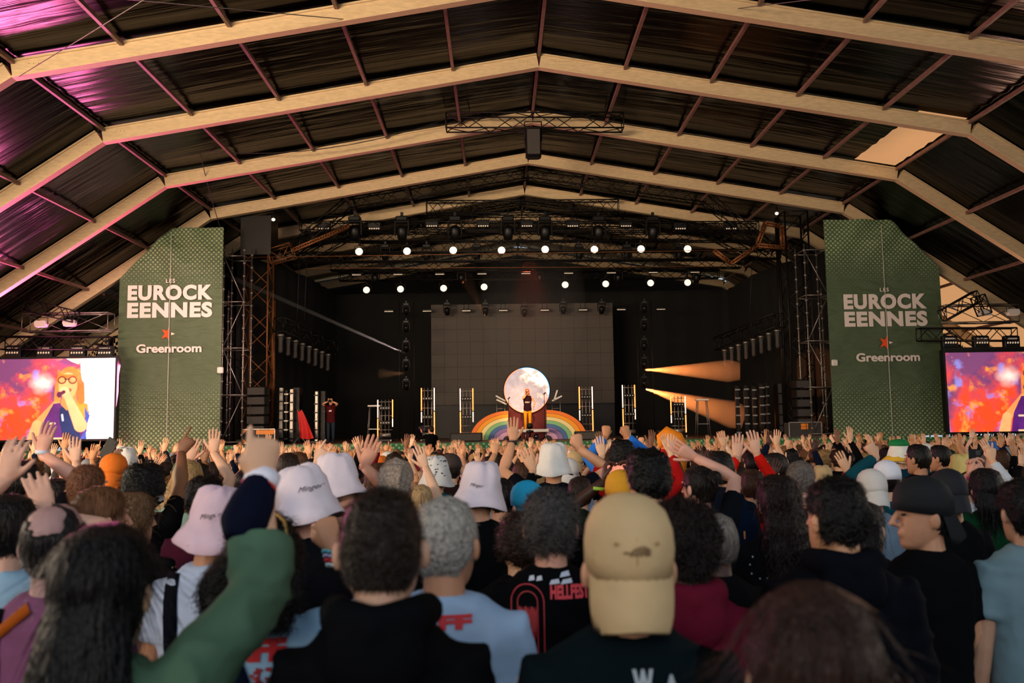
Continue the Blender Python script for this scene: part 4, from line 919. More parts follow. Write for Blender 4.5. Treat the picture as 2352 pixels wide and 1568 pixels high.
def hair_g(kind, n=20, seed=0, big=1.0, hatted=False):
    """closed shell that dips under the skin below the hairline"""
    r = random.Random(seed); g = G(); k = kind
    t = {'buzz': .0045, 'short': .012, 'grey': .010, 'messy': .022, 'curly': .028, 'afro': .045, 'long': .016, 'wavy': .022, 'waves': .03, 'pony': .012, 'bun': .012, 'bob': .02, 'bald': .004, 'braids': .014}[k]*big
    amp = {'messy': .010, 'curly': .014, 'afro': .012, 'wavy': .008, 'waves': .012}.get(k, .0015)
    zs = np.linspace(1.752, 1.53, 15 if n > 14 else 9); rings = []
    for z in reversed(zs):
        rx, yb, yf = headring(z); cyy = (yb+yf)/2; ry = (yf-yb)/2; ring = []
        for i in range(n):
            q = -2*PI*i/n; c = math.cos(q); f = (1+c)/2
            hl = 1.548+.17*f**1.35+(.012*math.sin(q*5+seed) if k != 'buzz' else 0)
            if k == 'bald' and (math.hypot((rx)*math.sin(q), cyy+ry*c+.045) < .046+.010*math.sin(q*3) and z > 1.70 or (f > .6 and z > 1.70)): o = -.008
            elif z >= hl: o = t*min(1, .35+(z-hl)/.03)
            else: o = -.02
            p = Vector((math.sin(q), c, 0)); topf = max(0, (z-1.70)/.052)
            P = Vector(((rx+o)*math.sin(q), cyy+(ry+o)*c, z+o*1.0*topf))
            if o > 0 and amp: P += (P-Vector((0, 0, 1.64))).normalized()*amp*(noise.noise(P*(28 if k in ('curly', 'messy') else 18)+Vector((seed, 0, 0)))*1.6)
            ring.append(P)
        rings.append(ring)
    rings.append([Vector((p.x*.55, p.y*.55-.005*0, 1.752+max(t, .003))) for p in rings[-1]]); g.loft(rings)
    if k in ('long', 'wavy', 'bob', 'waves'):
        zend = {'long': 1.18, 'wavy': 1.24+max(0, big-1)*.5, 'bob': 1.45, 'waves': 1.49}[k]; N = 14; rings = []
        for i in range(N+1):
            v = i/N; z0_ = 1.64 if hatted else 1.715; z = z0_+(zend-z0_)*v; sp = math.sin(min(v*2.2+(.3 if hatted else 0), 1)*PI/2)
            wx = (.05+.045*sp)*(1 if k == 'long' else 1.45 if k == 'waves' else 1.15)*(1-.25*max(0, v-.7)/.3); wy = (.055+.02*sp)*(1-.5*v); yc = -.035-.085*min(1, v*1.6)+(.0 if k != 'bob' else .03)
            ring = []
            for j in range(n):
                q = -2*PI*j/n; P = Vector((wx*math.sin(q), yc+wy*math.cos(q), z-.03*noise.noise(Vector((j*1.3, seed, 0)))*v))
                if k in ('wavy', 'waves'): P += Vector((math.sin(q), math.cos(q), 0))*.022*noise.noise(P*17+Vector((seed, 3, 0)))
                else: P += Vector((math.sin(q), math.cos(q), 0))*.008*noise.noise(Vector((j*2.1, z*3, seed)))
                ring.append(P)
            rings.append(ring)
        g.loft(rings[::-1])
    if k == 'pony': g.tube([(0, -.09, 1.69), (0, -.135, 1.685), (.01, -.165, 1.62), (.012, -.16, 1.52), (.01, -.145, 1.42)], [.02, .026, .034, .03, .012], 10)
    if k == 'bun': g.ell((0, -.115, 1.70), (.045, .04, .042), 12, 8)
    if k == 'braids':
        for x in (-.05, -.025, 0, .025, .05): g.tube([(x*.9, .05, 1.755-abs(x)*.3), (x, -.02, 1.775-abs(x)*.4), (x*1.15, -.09, 1.735-abs(x)*.3), (x*1.1, -.118, 1.66), (x, -.11, 1.58)], [.011]*5, 7)
        g.tube([(0, -.11, 1.60), (-.05, -.12, 1.50), (-.06, -.11, 1.38)], [.05, .05, .03], 10)
    return g
def cap_g(back=True, brim=True):
    n = 28; g = G(); rings = []
    s = -1 if back else 1
    for z, rx, ry in ((1.65, .090, .112), (1.69, .091, .113), (1.725, .087, .108), (1.755, .075, .092), (1.777, .052, .064), (1.789, .025, .030), (1.792, .006, .008)):
        rings.append([Vector((rx*math.sin(q), -.004+ry*math.cos(q), z+(s*-.012*math.cos(q)*(1.78-z)/.12))) for q in [-2*PI*k/n for k in range(n)]])
    g.loft(rings); dome = g
    b = G()
    if brim:
        vs = []; fs = []; m_ = 14; lay = 5
        for th in (0, -.006):
            for i in range(lay+1):
                v = i/lay
                for j in range(m_+1):
                    q = (j/m_-.5)*2.5; x = .088*math.sin(q)*(1+.04*v-.12*v**4); y = s*(.109*math.cos(q)+v*(.045 if back else .08)*(1-.25*(2*j/m_-1)**4)); 
                    z = 1.668+.006-(v*.10 if back else v*.02)-.035*(abs(math.sin(q)))**2*(.5+v*.5)+th
                    vs.append((x, y, z))
        A = (lay+1)*(m_+1)
        for i in range(lay):
            for j in range(m_):
                k = i*(m_+1)+j; f = (k, k+1, k+m_+2, k+m_+1); fs.append(f); fs.append(tuple(x+A for x in f[::-1]))
        for j in range(m_): k = lay*(m_+1)+j; fs.append((k, k+1, k+1+A, k+A))
        for i in range(lay): 
            for j in (0, m_): k = i*(m_+1)+j; fs.append((k, k+m_+1, k+m_+1+A, k+A))
        b.add(vs, fs)
    return dome, b
def bucket_g(seed=0, wide=1.0):
    n = 32; g = G(); rings = []
    prof_ = [(.012, 1.786), (.045, 1.787), (.068, 1.779), (.084, 1.762), (.097, 1.725), (.106, 1.68), (.110, 1.655), (.119, 1.637), (.135, 1.605), (.151, 1.572), (.149, 1.569), (.132, 1.603), (.114, 1.634), (.094, 1.652), (.09, 1.66)]
    for r_, z in prof_:
        ring = []
        for k in range(n):
            q = -2*PI*k/n; rr = r_*(1+(.08 if r_ > .1 else .03)*(wide-1)); w_ = .012*math.sin(q*3+seed)*(max(0, r_-.1)/.06); dd = .017*noise.noise(Vector((math.cos(q)*2.2, math.sin(q)*2.2, z*16+seed)))
            ring.append(Vector(((rr+dd)*.93*math.sin(q), -.002+(rr+dd)*1.08*math.cos(q), z+w_+(dd if z > 1.76 else 0))))
        rings.append(ring)
    g.loft(rings[::-1]); return g
TORSO = [(1.532, .058, .058, -.016), (1.518, .068, .064, -.016), (1.50, .092, .074, -.014), (1.478, .128, .085, -.011), (1.446, .163, .098, -.006), (1.39, .184, .110, -.002), (1.33, .190, .116, 0), (1.27, .183, .120, .004), (1.18, .170, .118, .006), (1.08, .158, .112, .004), (.98, .163, .115, 0), (.88, .176, .122, 0), (.80, .172, .120, 0)]
def torso_rings(n, off=0, zlo=.8, zhi=2, wide=1):
    out = []
    for z, rx, ry, yc in TORSO:
        if z < zlo or z > zhi: continue
        out.append([Vector(((rx*wide+off)*math.sin(q)*(1), yc+(ry+off)*math.cos(q), z)) for q in [-2*PI*k/n for k in range(n)]])
    return out[::-1]
def ik(S, Wt, l1, l2, pole):
    S, Wt = Vector(S), Vector(Wt); d = Wt-S; L = d.length; mx = (l1+l2)*.995
    if L > mx: d = d*(mx/L); L = mx
    if L < .12: d = d.normalized()*.12; L = .12
    W = S+d; t = d.normalized(); a = (l1*l1-l2*l2+L*L)/(2*L); h = math.sqrt(max(l1*l1-a*a, 0)); p = Vector(pole); p = (p-t*p.dot(t)).normalized()
    return S+t*a+p*h, W
def hand_g(g, W, L, N, side, kind='open', n=6, lod=1):
    """palm from wrist W along L, palm normal N (the side the fingers curl to); side=+1 thumb on +S"""
    L = Vector(L).normalized(); N = Vector(N); N = (N-L*N.dot(L)).normalized(); S = L.cross(N)*side
    P = lambda a, b, c: W+L*a+S*b+N*c
    g.tube([P(-.01, 0, 0), P(.02, .002, 0), P(.05, .003, 0), P(.085, .0, 0), P(.098, 0, 0)], [(.025, .018), (.031, .018), (.040, .017), (.042, .0145), (.038, .011)], 10 if lod else 6, up=S, round_ends=lod > 0)
    if kind == 'tip': kind, tipk = 'point', .55
    else: tipk = 1
    fl = [(.031, .072*tipk), (.0105, .080), (-.0105, .075), (-.030, .058)]   # index ... little
    for k, (off, ln) in enumerate(fl):
        curl = {'open': (.06, .12, .12), 'relaxed': (.35, .5, .4), 'fist': (1.45, 1.6, 1.0), 'point': (1.45, 1.6, 1.0), 'horns': (1.45, 1.6, 1.0), 'hold': (.7, .9, .5), 'wave': (.15, .25, .2)}[kind]
        if (kind == 'point' and k == 0) or (kind == 'horns' and k in (0, 3)): curl = (.05, .08, .08)
        fan = (off*3.2) if kind in ('open', 'wave') else 0
        a = 0; p = P(.092, off, 0); d0 = (L+S*fan).normalized(); pts = [P(.06, off*.9, 0), p]; seg = (ln*.45, ln*.32, ln*.27)
        for c, s_ in zip(curl, seg): a += c; p = p+(d0*math.cos(a)+N*math.sin(a))*s_; pts.append(p)
        if lod: g.tube(pts, [.0095, .0095, .0088, .0080, .0068], n)
        else: g.tube([pts[1], pts[2], pts[4]], [.010, .009, .007], 4, round_ends=False)
    if kind in ('fist', 'hold'): tp = [P(.02, .022, .006), P(.055, .045, .014), P(.078, .034, .032), P(.09, .012, .036)]
    elif kind in ('point', 'horns'): tp = [P(.02, .022, .006), P(.055, .045, .012), P(.075, .03, .03), P(.08, .002, .034)]
    else: tp = [P(.015, .02, .004), P(.045, .046, .008), P(.073, .066, .010), P(.097, .078, .012)]
    if lod: g.tube(tp, [.015, .013, .011, .0085], n)
    else: g.tube([tp[0], tp[1], tp[3]], [.015, .012, .008], 4, round_ends=False)
# arms: (side, wrist position, pole, hand direction, hand kind, palm normal)
DOWN = {s: (s, (s*.25, .03, .82), (s*.3, -1, 0), (0, .1, -1), 'relaxed', (-s, 0, 0)) for s in (-1, 1)}
def armset(pose):
    out = []
    for s in (-1, 1):
        p = pose.get(s)
        if p is None: out.append(DOWN[s]); continue
        out.append((s,)+tuple(p))
    return out
def build_meshes(arms, hair, n=12, hi=False, sleeve='short', hy=0, hp=0, seed=0, hat=None, collar=None, pants=True, wide=1.0, lod=1, skirt=False, hr=0, hairbig=1.0):
    """returns dict part -> G, in metres for a 1.75 m person"""
    HR = hrot(hy, hp, hr); out = {}
    body = head_g(16 if hi else 10, hi if lod else None).xf(HR); top = HR @ Vector((0, -.012, 1.58))
    body.tube([(0, -.018, 1.40), (0, -.024, 1.50), top], [(.066, .064), (.056, .058), (.053, .056)], 12 if hi else 8, up=(1, 0, 0), round_ends=False)
    body.loft(torso_rings(12 if hi else 8, -.012, 1.2, 1.505, wide))
    shirt = G(); shirt.loft(torso_rings(18 if hi else (10 if lod else 8), .008, .8, 1.525 if sleeve != 'none' else 1.48, wide))
    for (s, W, pole, hd, kind, N) in arms:
        raised = W[2] > 1.5; S = Vector((s*.160*wide, -.005, 1.415+(.035 if raised else 0)))
        E, Wp = ik(S, W, .285, .255, pole); na = 10 if hi else 7
        if not lod: na = 5
        U = (E-S).normalized()
        body.tube([S, S.lerp(E, .5), E, E.lerp(Wp, .3), E.lerp(Wp, .7), Wp], [.052, .046, .040, .042, .033, (.028, .022)][:5]+[.027], na, round_ends=False)
        hdir = Vector(hd) if hd else (Wp-E); hand_g(body, Wp, hdir, N, s, kind, 7 if hi else 5, lod)
        frac = {'short': .62, 'long': 2, 'none': 0.0, 'half': .95, 'thick': 2, 'baggy': 3}[sleeve]; th = .012 if sleeve == 'thick' else .004
        if frac:
            C0 = Vector((s*.10, -.005, 1.40))
            if frac <= 1: pts = [C0, S, S.lerp(E, frac*.5), S.lerp(E, frac)]; rd = [.07, .062+th, .058+th, .060+th]
            elif frac == 3: pts = [C0, S, S.lerp(E, .5), E, E.lerp(Wp, .3), E.lerp(Wp, .52)]; rd = [.08, .078, .072, .070, .074, .070]
            else: pts = [C0, S, S.lerp(E, .5), E, E.lerp(Wp, .4), E.lerp(Wp, .94)]; rd = [.07, .062+th, .055+th, .050+th, .045+th, .036+th]
            shirt.tube(pts, rd, max(na, 6), round_ends=False)
    out['body'] = body; out['shirt'] = shirt
    if collar == 'hood':
        h = G(); h.tube([(-.07, .06, 1.50), (-.09, -.01, 1.52), (-.072, -.08, 1.52), (0, -.112, 1.505), (.072, -.08, 1.52), (.09, -.01, 1.52), (.07, .06, 1.50)], [.022, .036, .042, .046, .042, .036, .022], 10)
        h.ell((0, -.108, 1.45), (.10, .045, .09), 14, 9); out['hood'] = h
    if pants:
        p = G(); nn = 8 if lod else 6
        for s in (-1, 1): p.tube([(s*.08, 0, .90), (s*.095, 0, .72), (s*.10, .01, .47), (s*.10, 0, .26), (s*.10, -.005, .09)], [.098, .086, .064, .058, .052], nn, round_ends=False)
        p.loft([[Vector((rx*math.sin(q), ry*math.cos(q), z)) for q in [-2*PI*k/nn for k in range(nn)]] for z, rx, ry in ((.80, .15, .115), (.88, .172, .12), (.96, .16, .112))])
        out['trousers'] = p; sh = G()
        for s in (-1, 1): sh.tube([(s*.1, -.06, .045), (s*.1, .04, .05), (s*.11, .15, .035)], [.045, .048, .035], nn)
        out['shoes'] = sh
    if hair: out['hair'] = hair_g(hair, 24 if hi else (14 if lod else 8), seed, hairbig*(.3 if hat else 1), bool(hat)).xf(HR)
    if hat in ('cap_back', 'cap_front'):
        d, b = cap_g(hat == 'cap_back'); out['hat'] = d.xf(HR); out['brim'] = b.xf(HR)
    elif hat == 'bucket': out['hat'] = bucket_g(seed).xf(HR)
    return out
SKINS = ['#e6b088', '#dfa276', '#f2c29c', '#cf9060', '#eab48c', '#8a5a3c', '#4c2e20']
def person(name_label, x, y, s, rz, meshes, cols, group=None, hairmat='hair', z=None):
    r = empty('person', (x, y, gz(y) if z is None else z), rz, label=name_label, cat='person', group=group)
    r.scale = (s, s, s)
    objs = {}
    MT = dict(body='skin', shirt='cloth', hood='cloth', trousers='cloth', shoes='cloth', hair=hairmat, hat='hat', brim='hat')
    for k in ('body', 'shirt', 'hood', 'trousers', 'shoes', 'hair', 'hat', 'brim'):
        if k not in meshes: continue
        me = meshes[k]; par = objs['hat'] if k == 'brim' and 'hat' in objs else objs['shirt'] if k == 'hood' else r
        objs[k] = link(k, me, MM[MT[k]], par, color=cols.get(k, cols.get({'hood': 'shirt', 'brim': 'hat', 'shoes': 'trousers'}.get(k, k), '#111111')))
    return r, objs
def strands(me, kind, count, seed, center=(0, -.01, 1.64)):
    """adds thin ribbons of hair over a finished hair shell and returns the joined mesh"""
    L, W_, seg = {'buzz': (.007, .0012, 1), 'short': (.034, .0022, 3), 'grey': (.022, .002, 2), 'bald': (.006, .0012, 1), 'messy': (.034, .0024, 3), 'curly': (.05, .003, 6), 'afro': (.03, .002, 3), 'long': (.16, .0035, 5), 'wavy': (.13, .004, 7), 'pony': (.07, .0025, 3), 'bun': (.07, .0025, 3), 'bob': (.12, .003, 4), 'waves': (.05, .003, 6), 'braids': (.02, .002, 2)}[kind]
    co = np.zeros(len(me.vertices)*3); me.vertices.foreach_get('co', co); co = co.reshape(-1, 3); me.calc_loop_triangles()
    tr = np.zeros(len(me.loop_triangles)*3, np.int32); me.loop_triangles.foreach_get('vertices', tr); tr = tr.reshape(-1, 3)
    A, B, C = co[tr[:, 0]], co[tr[:, 1]], co[tr[:, 2]]; N = np.cross(B-A, C-A); ar = np.linalg.norm(N, axis=1)+1e-12; N /= ar[:, None]
    r = np.random.RandomState(seed+5); c = np.array(center); k = r.choice(len(tr), count, p=ar/ar.sum()); u = r.rand(count, 1); v = r.rand(count, 1); fl = (u+v > 1); u = np.where(fl, 1-u, u); v = np.where(fl, 1-v, v)
    P = A[k]+(B-A)[k]*u+(C-A)[k]*v; n = N[k]; out = (P-c); n = np.where((np.sum(n*out, 1) < 0)[:, None], -n, n)
    down = np.tile(np.array([0, -.25, -1.0]), (count, 1)); whorl = P-np.array([.01, -.05, 1.78]); whorl /= np.linalg.norm(whorl, axis=1)[:, None]+1e-9
    flow = whorl*.8+down*(.6 if kind in ('long', 'wavy', 'bob', 'pony', 'bun') else .25)+r.normal(0, {'messy': .5, 'curly': .8, 'afro': .8, 'wavy': .3}.get(kind, .14), (count, 3)); flow -= n*np.sum(flow*n, 1)[:, None]; flow /= np.linalg.norm(flow, axis=1)[:, None]+1e-9
    lift = {'buzz': 1.2, 'bald': 1.2, 'curly': .45, 'afro': 1., 'messy': .3, 'long': .02, 'waves': .1, 'short': .16, 'grey': .25}.get(kind, .035); side = np.cross(flow, n); ph = r.rand(count, 1)*6.28; ln = L*r.uniform(.6, 1.2, (count, 1)); V_ = [co]; F_ = []
    wave = {'curly': .010, 'wavy': .010, 'waves': .012, 'afro': .006}.get(kind, 0); rows = []
    for i in range(seg+1):
        t = i/seg; p = P+flow*ln*t+n*ln*(lift*t-(.25 if kind in ('messy', 'curly') else .12*(lift > .1))*t*t)+n*.0006
        if kind in ('long', 'wavy', 'bob', 'short', 'pony', 'bun'): p = p+np.array([0, 0, -1.0])*ln*t*t*.15
        if kind in ('long', 'bob', 'wavy', 'short', 'pony', 'bun'): p = p-n*np.minimum((ln*t)**2*4.5, .05)*(P[:, 2:3] > 1.56)
        if wave: p = p+side*wave*np.sin(ph+t*9)+n*wave*.7*np.cos(ph+t*9)
        w_ = W_*(1-.8*t)*.5; rows.append((p-side*w_, p+side*w_))
    a = np.stack([x for rw in rows for x in rw], 1).reshape(-1, 3); base = len(co); idx = np.arange(count)[:, None]*(2*(seg+1))+base
    q = np.concatenate([np.stack([idx[:, 0]+2*i, idx[:, 0]+2*i+1, idx[:, 0]+2*i+3, idx[:, 0]+2*i+2], 1) for i in range(seg)])
    T_ = np.concatenate([tr, q[:, [0, 1, 2]], q[:, [0, 2, 3]]]).astype(np.int32); Vv = np.concatenate([co, a])
    m2 = bpy.data.meshes.new(me.name); m2.vertices.add(len(Vv)); m2.vertices.foreach_set('co', Vv.ravel()); m2.loops.add(T_.size); m2.loops.foreach_set('vertex_index', T_.ravel())
    m2.polygons.add(len(T_)); m2.polygons.foreach_set('loop_start', np.arange(len(T_))*3); m2.polygons.foreach_set('loop_total', np.full(len(T_), 3)); m2.polygons.foreach_set('use_smooth', np.ones(len(T_), bool)); m2.update(); bpy.data.meshes.remove(me)
    return m2
# ---------------------------------------------------------------- hero people measured from the photograph
HEROES = []
def folds(me, amp, seed):
    co = np.zeros(len(me.vertices)*3); nn = np.zeros(len(me.vertices)*3); me.vertices.foreach_get('co', co); me.vertices.foreach_get('normal', nn); co = co.reshape(-1, 3); nn = nn.reshape(-1, 3)
    d = np.array([1-2*abs(noise.noise(Vector((x*9+z*7+seed, y*5, z*13-x*4)))) for x, y, z in co])
    me.vertices.foreach_set('co', (co+nn*(np.clip(d, 0, 1)**2*amp-amp*.4)[:, None]).ravel()); me.update()
def hero(label, px_, top, Y, shirt='#0c0d10', hair='short', hc='#16100c', skin='#dba987', rz=0, hy=0, hp=0, arms={}, sleeve='short', hat=None, hatc=None, collar=None, wide=1, seed=None, hatlift=None, trousers='#101318', hr=0, hairbig=1, hscale=None):
    """arms: side -> (px, py, Y, pole(local), handdir(world-ish local) or None, kind, palm normal)"""
    P = at(px_, top, Y); lift = {'cap_back': .035, 'cap_front': .035, 'bucket': .032}.get(hat, {'afro': .05, 'curly': .035, 'messy': .03, 'wavy': .03, 'long': .02, 'braids': .03}.get(hair, .012))
    g0 = gz(Y); H = P.z-g0; s = H/(1.75+lift); seed = seed if seed is not None else len(HEROES)
    if hp: s *= 1.0
    Mi = (Matrix.Translation((P.x, Y, g0)) @ Matrix.Rotation(rz, 4, 'Z') @ Matrix.Scale(s, 4)).inverted()
    pose = {}
    for sd, (ax, ay, aY, pole, hd, kind, N) in arms.items():
        pose[sd] = (tuple(Mi @ at(ax, ay, aY)), pole, hd, kind, N)
    hi = Y < 9
    ms = build_meshes(armset(pose), hair, hi=hi, sleeve=sleeve, hy=hy, hp=hp, seed=seed, hat=hat, collar=collar, wide=wide, hr=hr, hairbig=hairbig)
    me = {}
    for k, g in ms.items():
        m_ = g.mesh({'hat': 'hat'}.get(k, k))
        if k == 'body' and Y < 3.4: m_ = remesh(m_, .006, .3)
        elif k == 'shirt': m_ = remesh(m_, .013 if Y < 4 else .02, .7, 5)
        if k == 'shirt' and Y < 5.5: folds(m_, .010 if sleeve in ('baggy', 'thick') else .006, seed)
        if k == 'hair' and Y < 5 and hair in ('curly', 'wavy', 'waves', 'messy', 'long', 'afro', 'braids'): m_ = remesh(m_, .007 if Y < 3 else .01, None, 1)
        if k == 'hood': m_ = remesh(m_, .01, None, 3)
        if k == 'hair' and Y < 5.6 and hat is None: m_ = strands(m_, hair, int({'buzz': 9000, 'bald': 7000, 'long': 3500, 'wavy': 3000, 'short': 4000, 'curly': 3600, 'messy': 4200}.get(hair, 3500)*(1 if Y < 3 else .55)), seed)
        me[k] = m_
    r, objs = person(label, P.x, Y, s, rz, me, dict(body=skin, shirt=shirt, hair=hc, hat=hatc or '#cccccc', trousers=trousers), hairmat='curl' if hair in ('curly', 'afro', 'messy', 'braids', 'buzz', 'grey', 'waves') else 'hair')
    HEROES.append((P.x, Y)); return r, objs, s
def strip_on(objs, key, s, pts, wd, m, name, color=None, off=.006, par=None, side=-1, thick=.004):
    """ribbon laid on the back (side -1) of a garment following (x,z) points"""
    o = objs[key]; bvh = BVHTree.FromPolygons([v.co.copy() for v in o.data.vertices], [tuple(p.vertices) for p in o.data.polygons]); g = G(); L = []
    P = [Vector((p[0], 0, p[1])) for p in pts]; path = []
    for a, b in zip(P[:-1], P[1:]):
        k = max(2, int((b-a).length/.02)); path += [a.lerp(b, i/k) for i in range(k)]
    path.append(P[-1]); vs = []; fs = []; nv = 0
    for i, p in enumerate(path):
        t = (path[min(i+1, len(path)-1)]-path[max(i-1, 0)]).normalized(); nn = Vector((-t.z, 0, t.x))
        for e in (-1, 1):
            q = p+nn*wd/2*e; h = bvh.ray_cast(Vector((q.x, side*1.0, q.z)), Vector((0, -side, 0)))
            yy = h[0].y if h[0] else (side*.06)
            vs.append((q.x, yy+side*off, q.z)); vs.append((q.x, yy-side*.01, q.z))
    for i in range(len(path)-1):
        a = i*4; b = a+4; fs += [(a, a+2, b+2, b), (a+1, b+1, b+3, a+3), (a, b, b+1, a+1), (a+2, a+3, b+3, b+2)]
    return link(name, g.add(vs, fs).mesh(name), m, par or o, color=color)
def print_on(objs, key, text, x, z, w, h, color, bold=.05, shear=0, name='printed_lettering', side=-1, off=.004, rot=0, me=None, cell=.02):
    o = objs[key]; bvh = BVHTree.FromPolygons([v.co.copy() for v in o.data.vertices], [tuple(p.vertices) for p in o.data.polygons])
    if me is None: me = textmesh(text, 1, bold, shear, 0, 3)
    co = np.zeros(len(me.vertices)*3); me.vertices.foreach_get('co', co); co = co.reshape(-1, 3); mn, mx = co.min(0), co.max(0)
    co[:, 0] = (co[:, 0]-(mn[0]+mx[0])/2)*w/(mx[0]-mn[0]); co[:, 2] = (co[:, 2]-(mn[2]+mx[2])/2)*h/(mx[2]-mn[2]); co[:, 1] = 0
    if side > 0: co[:, 0] *= -1
    me.vertices.foreach_set('co', co.ravel()); me.update()
    bm = bmesh.new(); bm.from_mesh(me)
    for ax, lim in ((0, w), (2, h)):
        k = int(lim/2/cell)
        for i in range(-k, k+1):
            c = [0, 0, 0]; c[ax] = i*cell; nn = [0, 0, 0]; nn[ax] = 1
            bmesh.ops.bisect_plane(bm, geom=bm.verts[:]+bm.edges[:]+bm.faces[:], plane_co=c, plane_no=nn)
    R = Matrix.Rotation(rot, 3, 'Y')
    for v in bm.verts:
        q = R @ v.co; q = Vector((q.x+x, 0, q.z+z)); hh = bvh.ray_cast(Vector((q.x, side*1.0, q.z)), Vector((0, -side, 0)))
        v.co = Vector((q.x, (hh[0].y if hh[0] else side*.08)+side*off, q.z))
    bm.to_mesh(me); bm.free(); me.name = name
    return link(name, me, MM['plain'], o, color=color)
def zpx(py_, Y, s, px_=1176): return (at(px_, py_, Y).z-gz(Y))/s
def band(objs, r, P, d, rad, wd, color, name, m='plain'):
    """ring round a limb at local point P"""
    P, d = Vector(P), Vector(d).normalized(); return link(name, G().tube([P-d*wd/2, P+d*wd/2], [rad, rad], 14, round_ends=False).mesh(name), MM[m], r, color=color)
def backpack(label, r, s, color, x=0, z=1.15, w=.3, h=.42, d=.15, accents=()):
    Mx = Matrix.Translation(r.location) @ Matrix.Rotation(r.rotation_euler.z, 4, 'Z')
    root = empty('backpack', Mx @ Vector((x*s, -.18*s, (z-.2)*s)), r.rotation_euler.z, label=label, cat='backpack')
    g = G()
    rings = [[Vector((w/2*a*math.copysign(abs(math.sin(q))**.6, math.sin(q)), -.02+d*b*(.5*math.copysign(abs(math.cos(q))**.7, math.cos(q))), zz)) for q in [-2*PI*k/20 for k in range(20)]] for zz, a, b in ((0, .8, .7), (.03, .97, .95), (h*.5, 1, 1.05), (h*.85, .95, .9), (h*.97, .8, .7), (h, .5, .4))]
    link('bag_body', g.loft(rings).mesh('bag_body'), MM['cloth'], root, color=color)
    link('front_pocket', G().loft([[Vector((w*.36*a*math.sin(q), -.02-d*.45+.05*b*math.cos(q), zz)) for q in [-2*PI*k/16 for k in range(16)]] for zz, a, b in ((.04, .8, .6), (.08, 1, 1), (h*.4, 1, 1), (h*.5, .8, .6))]).mesh('front_pocket'), MM['cloth'], root, color=color)
    for sx in (-1, 1): link('shoulder_strap', G().tube([(sx*w*.3, .05, h*.95), (sx*w*.33, .16, h+.07), (sx*w*.36, .26, h-.02)], [(.025, .008)]*3, 6, up=(1, 0, 0)).mesh('shoulder_strap'), MM['cloth'], root, color=color)
    link('carry_loop', G().tube([(-.04, .02, h*.98), (0, .02, h+.04), (.04, .02, h*.98)], [.008]*3, 6).mesh('carry_loop'), MM['cloth'], root, color=color)
    for (ax, az, ac) in accents: link('zip_pull', G().box((ax, -d*.55, az), (.012, .012, .05), bevel=.003).mesh('zip_pull', False), MM['plain'], root, color=ac)
    return root
# ================================================================== measured people, nearest first
UPN = (0, 1, 0)
def R(px_, py_, Y, pole=(.6, -.3, -1), hd=(0, .05, 1), kind='open', N=(0, 1, 0)): return (px_, py_, Y, pole, hd, kind, N)
# brown hair head at the bottom
hero('person with long smooth brown hair, nearest head at the bottom edge', 1864, 1338, 1.2, '#0a0a0a', 'long', '#2e1a12', rz=-.1, hp=-.05, hairbig=1.0)
# woman in olive jacket with raised arm
r, o, s = hero('person with long straight black hair in an olive jacket, arm raised pointing', 240, 1200, 1.72, '#4f6a54', 'long', '#0a0808', sleeve='baggy', wide=.95,
    arms={1: R(600, 1110, 2.05, (.3, -.2, -1), (.03, .05, 1), 'tip', (-.3, 1, 0))})
A_ = at(560, 1205, 1.98); B_ = at(598, 1112, 2.05)
Mi = r.matrix_basis.inverted(); a_, b_ = Mi @ A_, Mi @ B_
link('navy_cuff', remesh(G().tube([a_, a_.lerp(b_, .5), b_], [.056, .052, .040], 14).mesh('navy_cuff'), .008, None, 1), MM['cloth'], r, color='#0b0f22')
c_ = Mi @ at(599, 1106, 2.05); d_ = (b_-a_).normalized()
link('wristband', G().tube([c_-d_*.012, c_+d_*.022], [(.041, .034)]*2, 16, up=(1, 0, 0), round_ends=False).mesh('wristband'), MM['plain'], r, color='#e8e4f0')
link('wristband', G().tube([c_-d_*.026, c_-d_*.012], [(.042, .035)]*2, 16, up=(1, 0, 0), round_ends=False).mesh('wristband'), MM['plain'], r, color='#d8281c')
# buzz cut man
r, o, s = hero('person with a dark buzz cut and bare ears in a black hoodie', 878, 1117, 1.84, '#07080b', 'buzz', '#211812', '#c99a80', sleeve='thick', collar='hood', hp=.05, wide=.92)
# tan cap man
r, o, s = hero('person in a tan cap turned backwards and dark green-black T-shirt', 1435, 1133, 1.84, '#091519', 'buzz', '#2a1c12', '#d49a78', hat='cap_back', hatc='#cdac7e', hp=.22, wide=1.12)
strip_on(o, 'shirt', s, [(.16, 1.48), (.0, 1.1), (-.08, .9)], .05, MM['cloth'], 'bag_strap', '#05080a')
print_on(o, 'shirt', 'W', .01, zpx(1548, 1.8, s), .04, .05, '#aeb6bd', name='printed_lettering'); print_on(o, 'shirt', 'A', .065, zpx(1555, 1.8, s), .03, .04, '#aeb6bd')
hat = o['hat']
for sx, zz in ((-.034, 1.742), (.034, 1.742), (-.07, 1.76), (.07, 1.76)):
    pass
HRm = hrot(0, .22)
for sx in (-.04, .04): q = HRm @ Vector((sx, -.106, 1.727)); link('eyelet', G().ell(q, (.004, .003, .004), 8, 5).mesh('eyelet'), MM['plain'], hat, color='#a87a42')
q = HRm @ Vector((0, -.004, 1.787)); link('cap_button', G().ell(q, (.009, .009, .005), 10, 6).mesh('cap_button'), MM['hat'], hat, color='#e0c090')
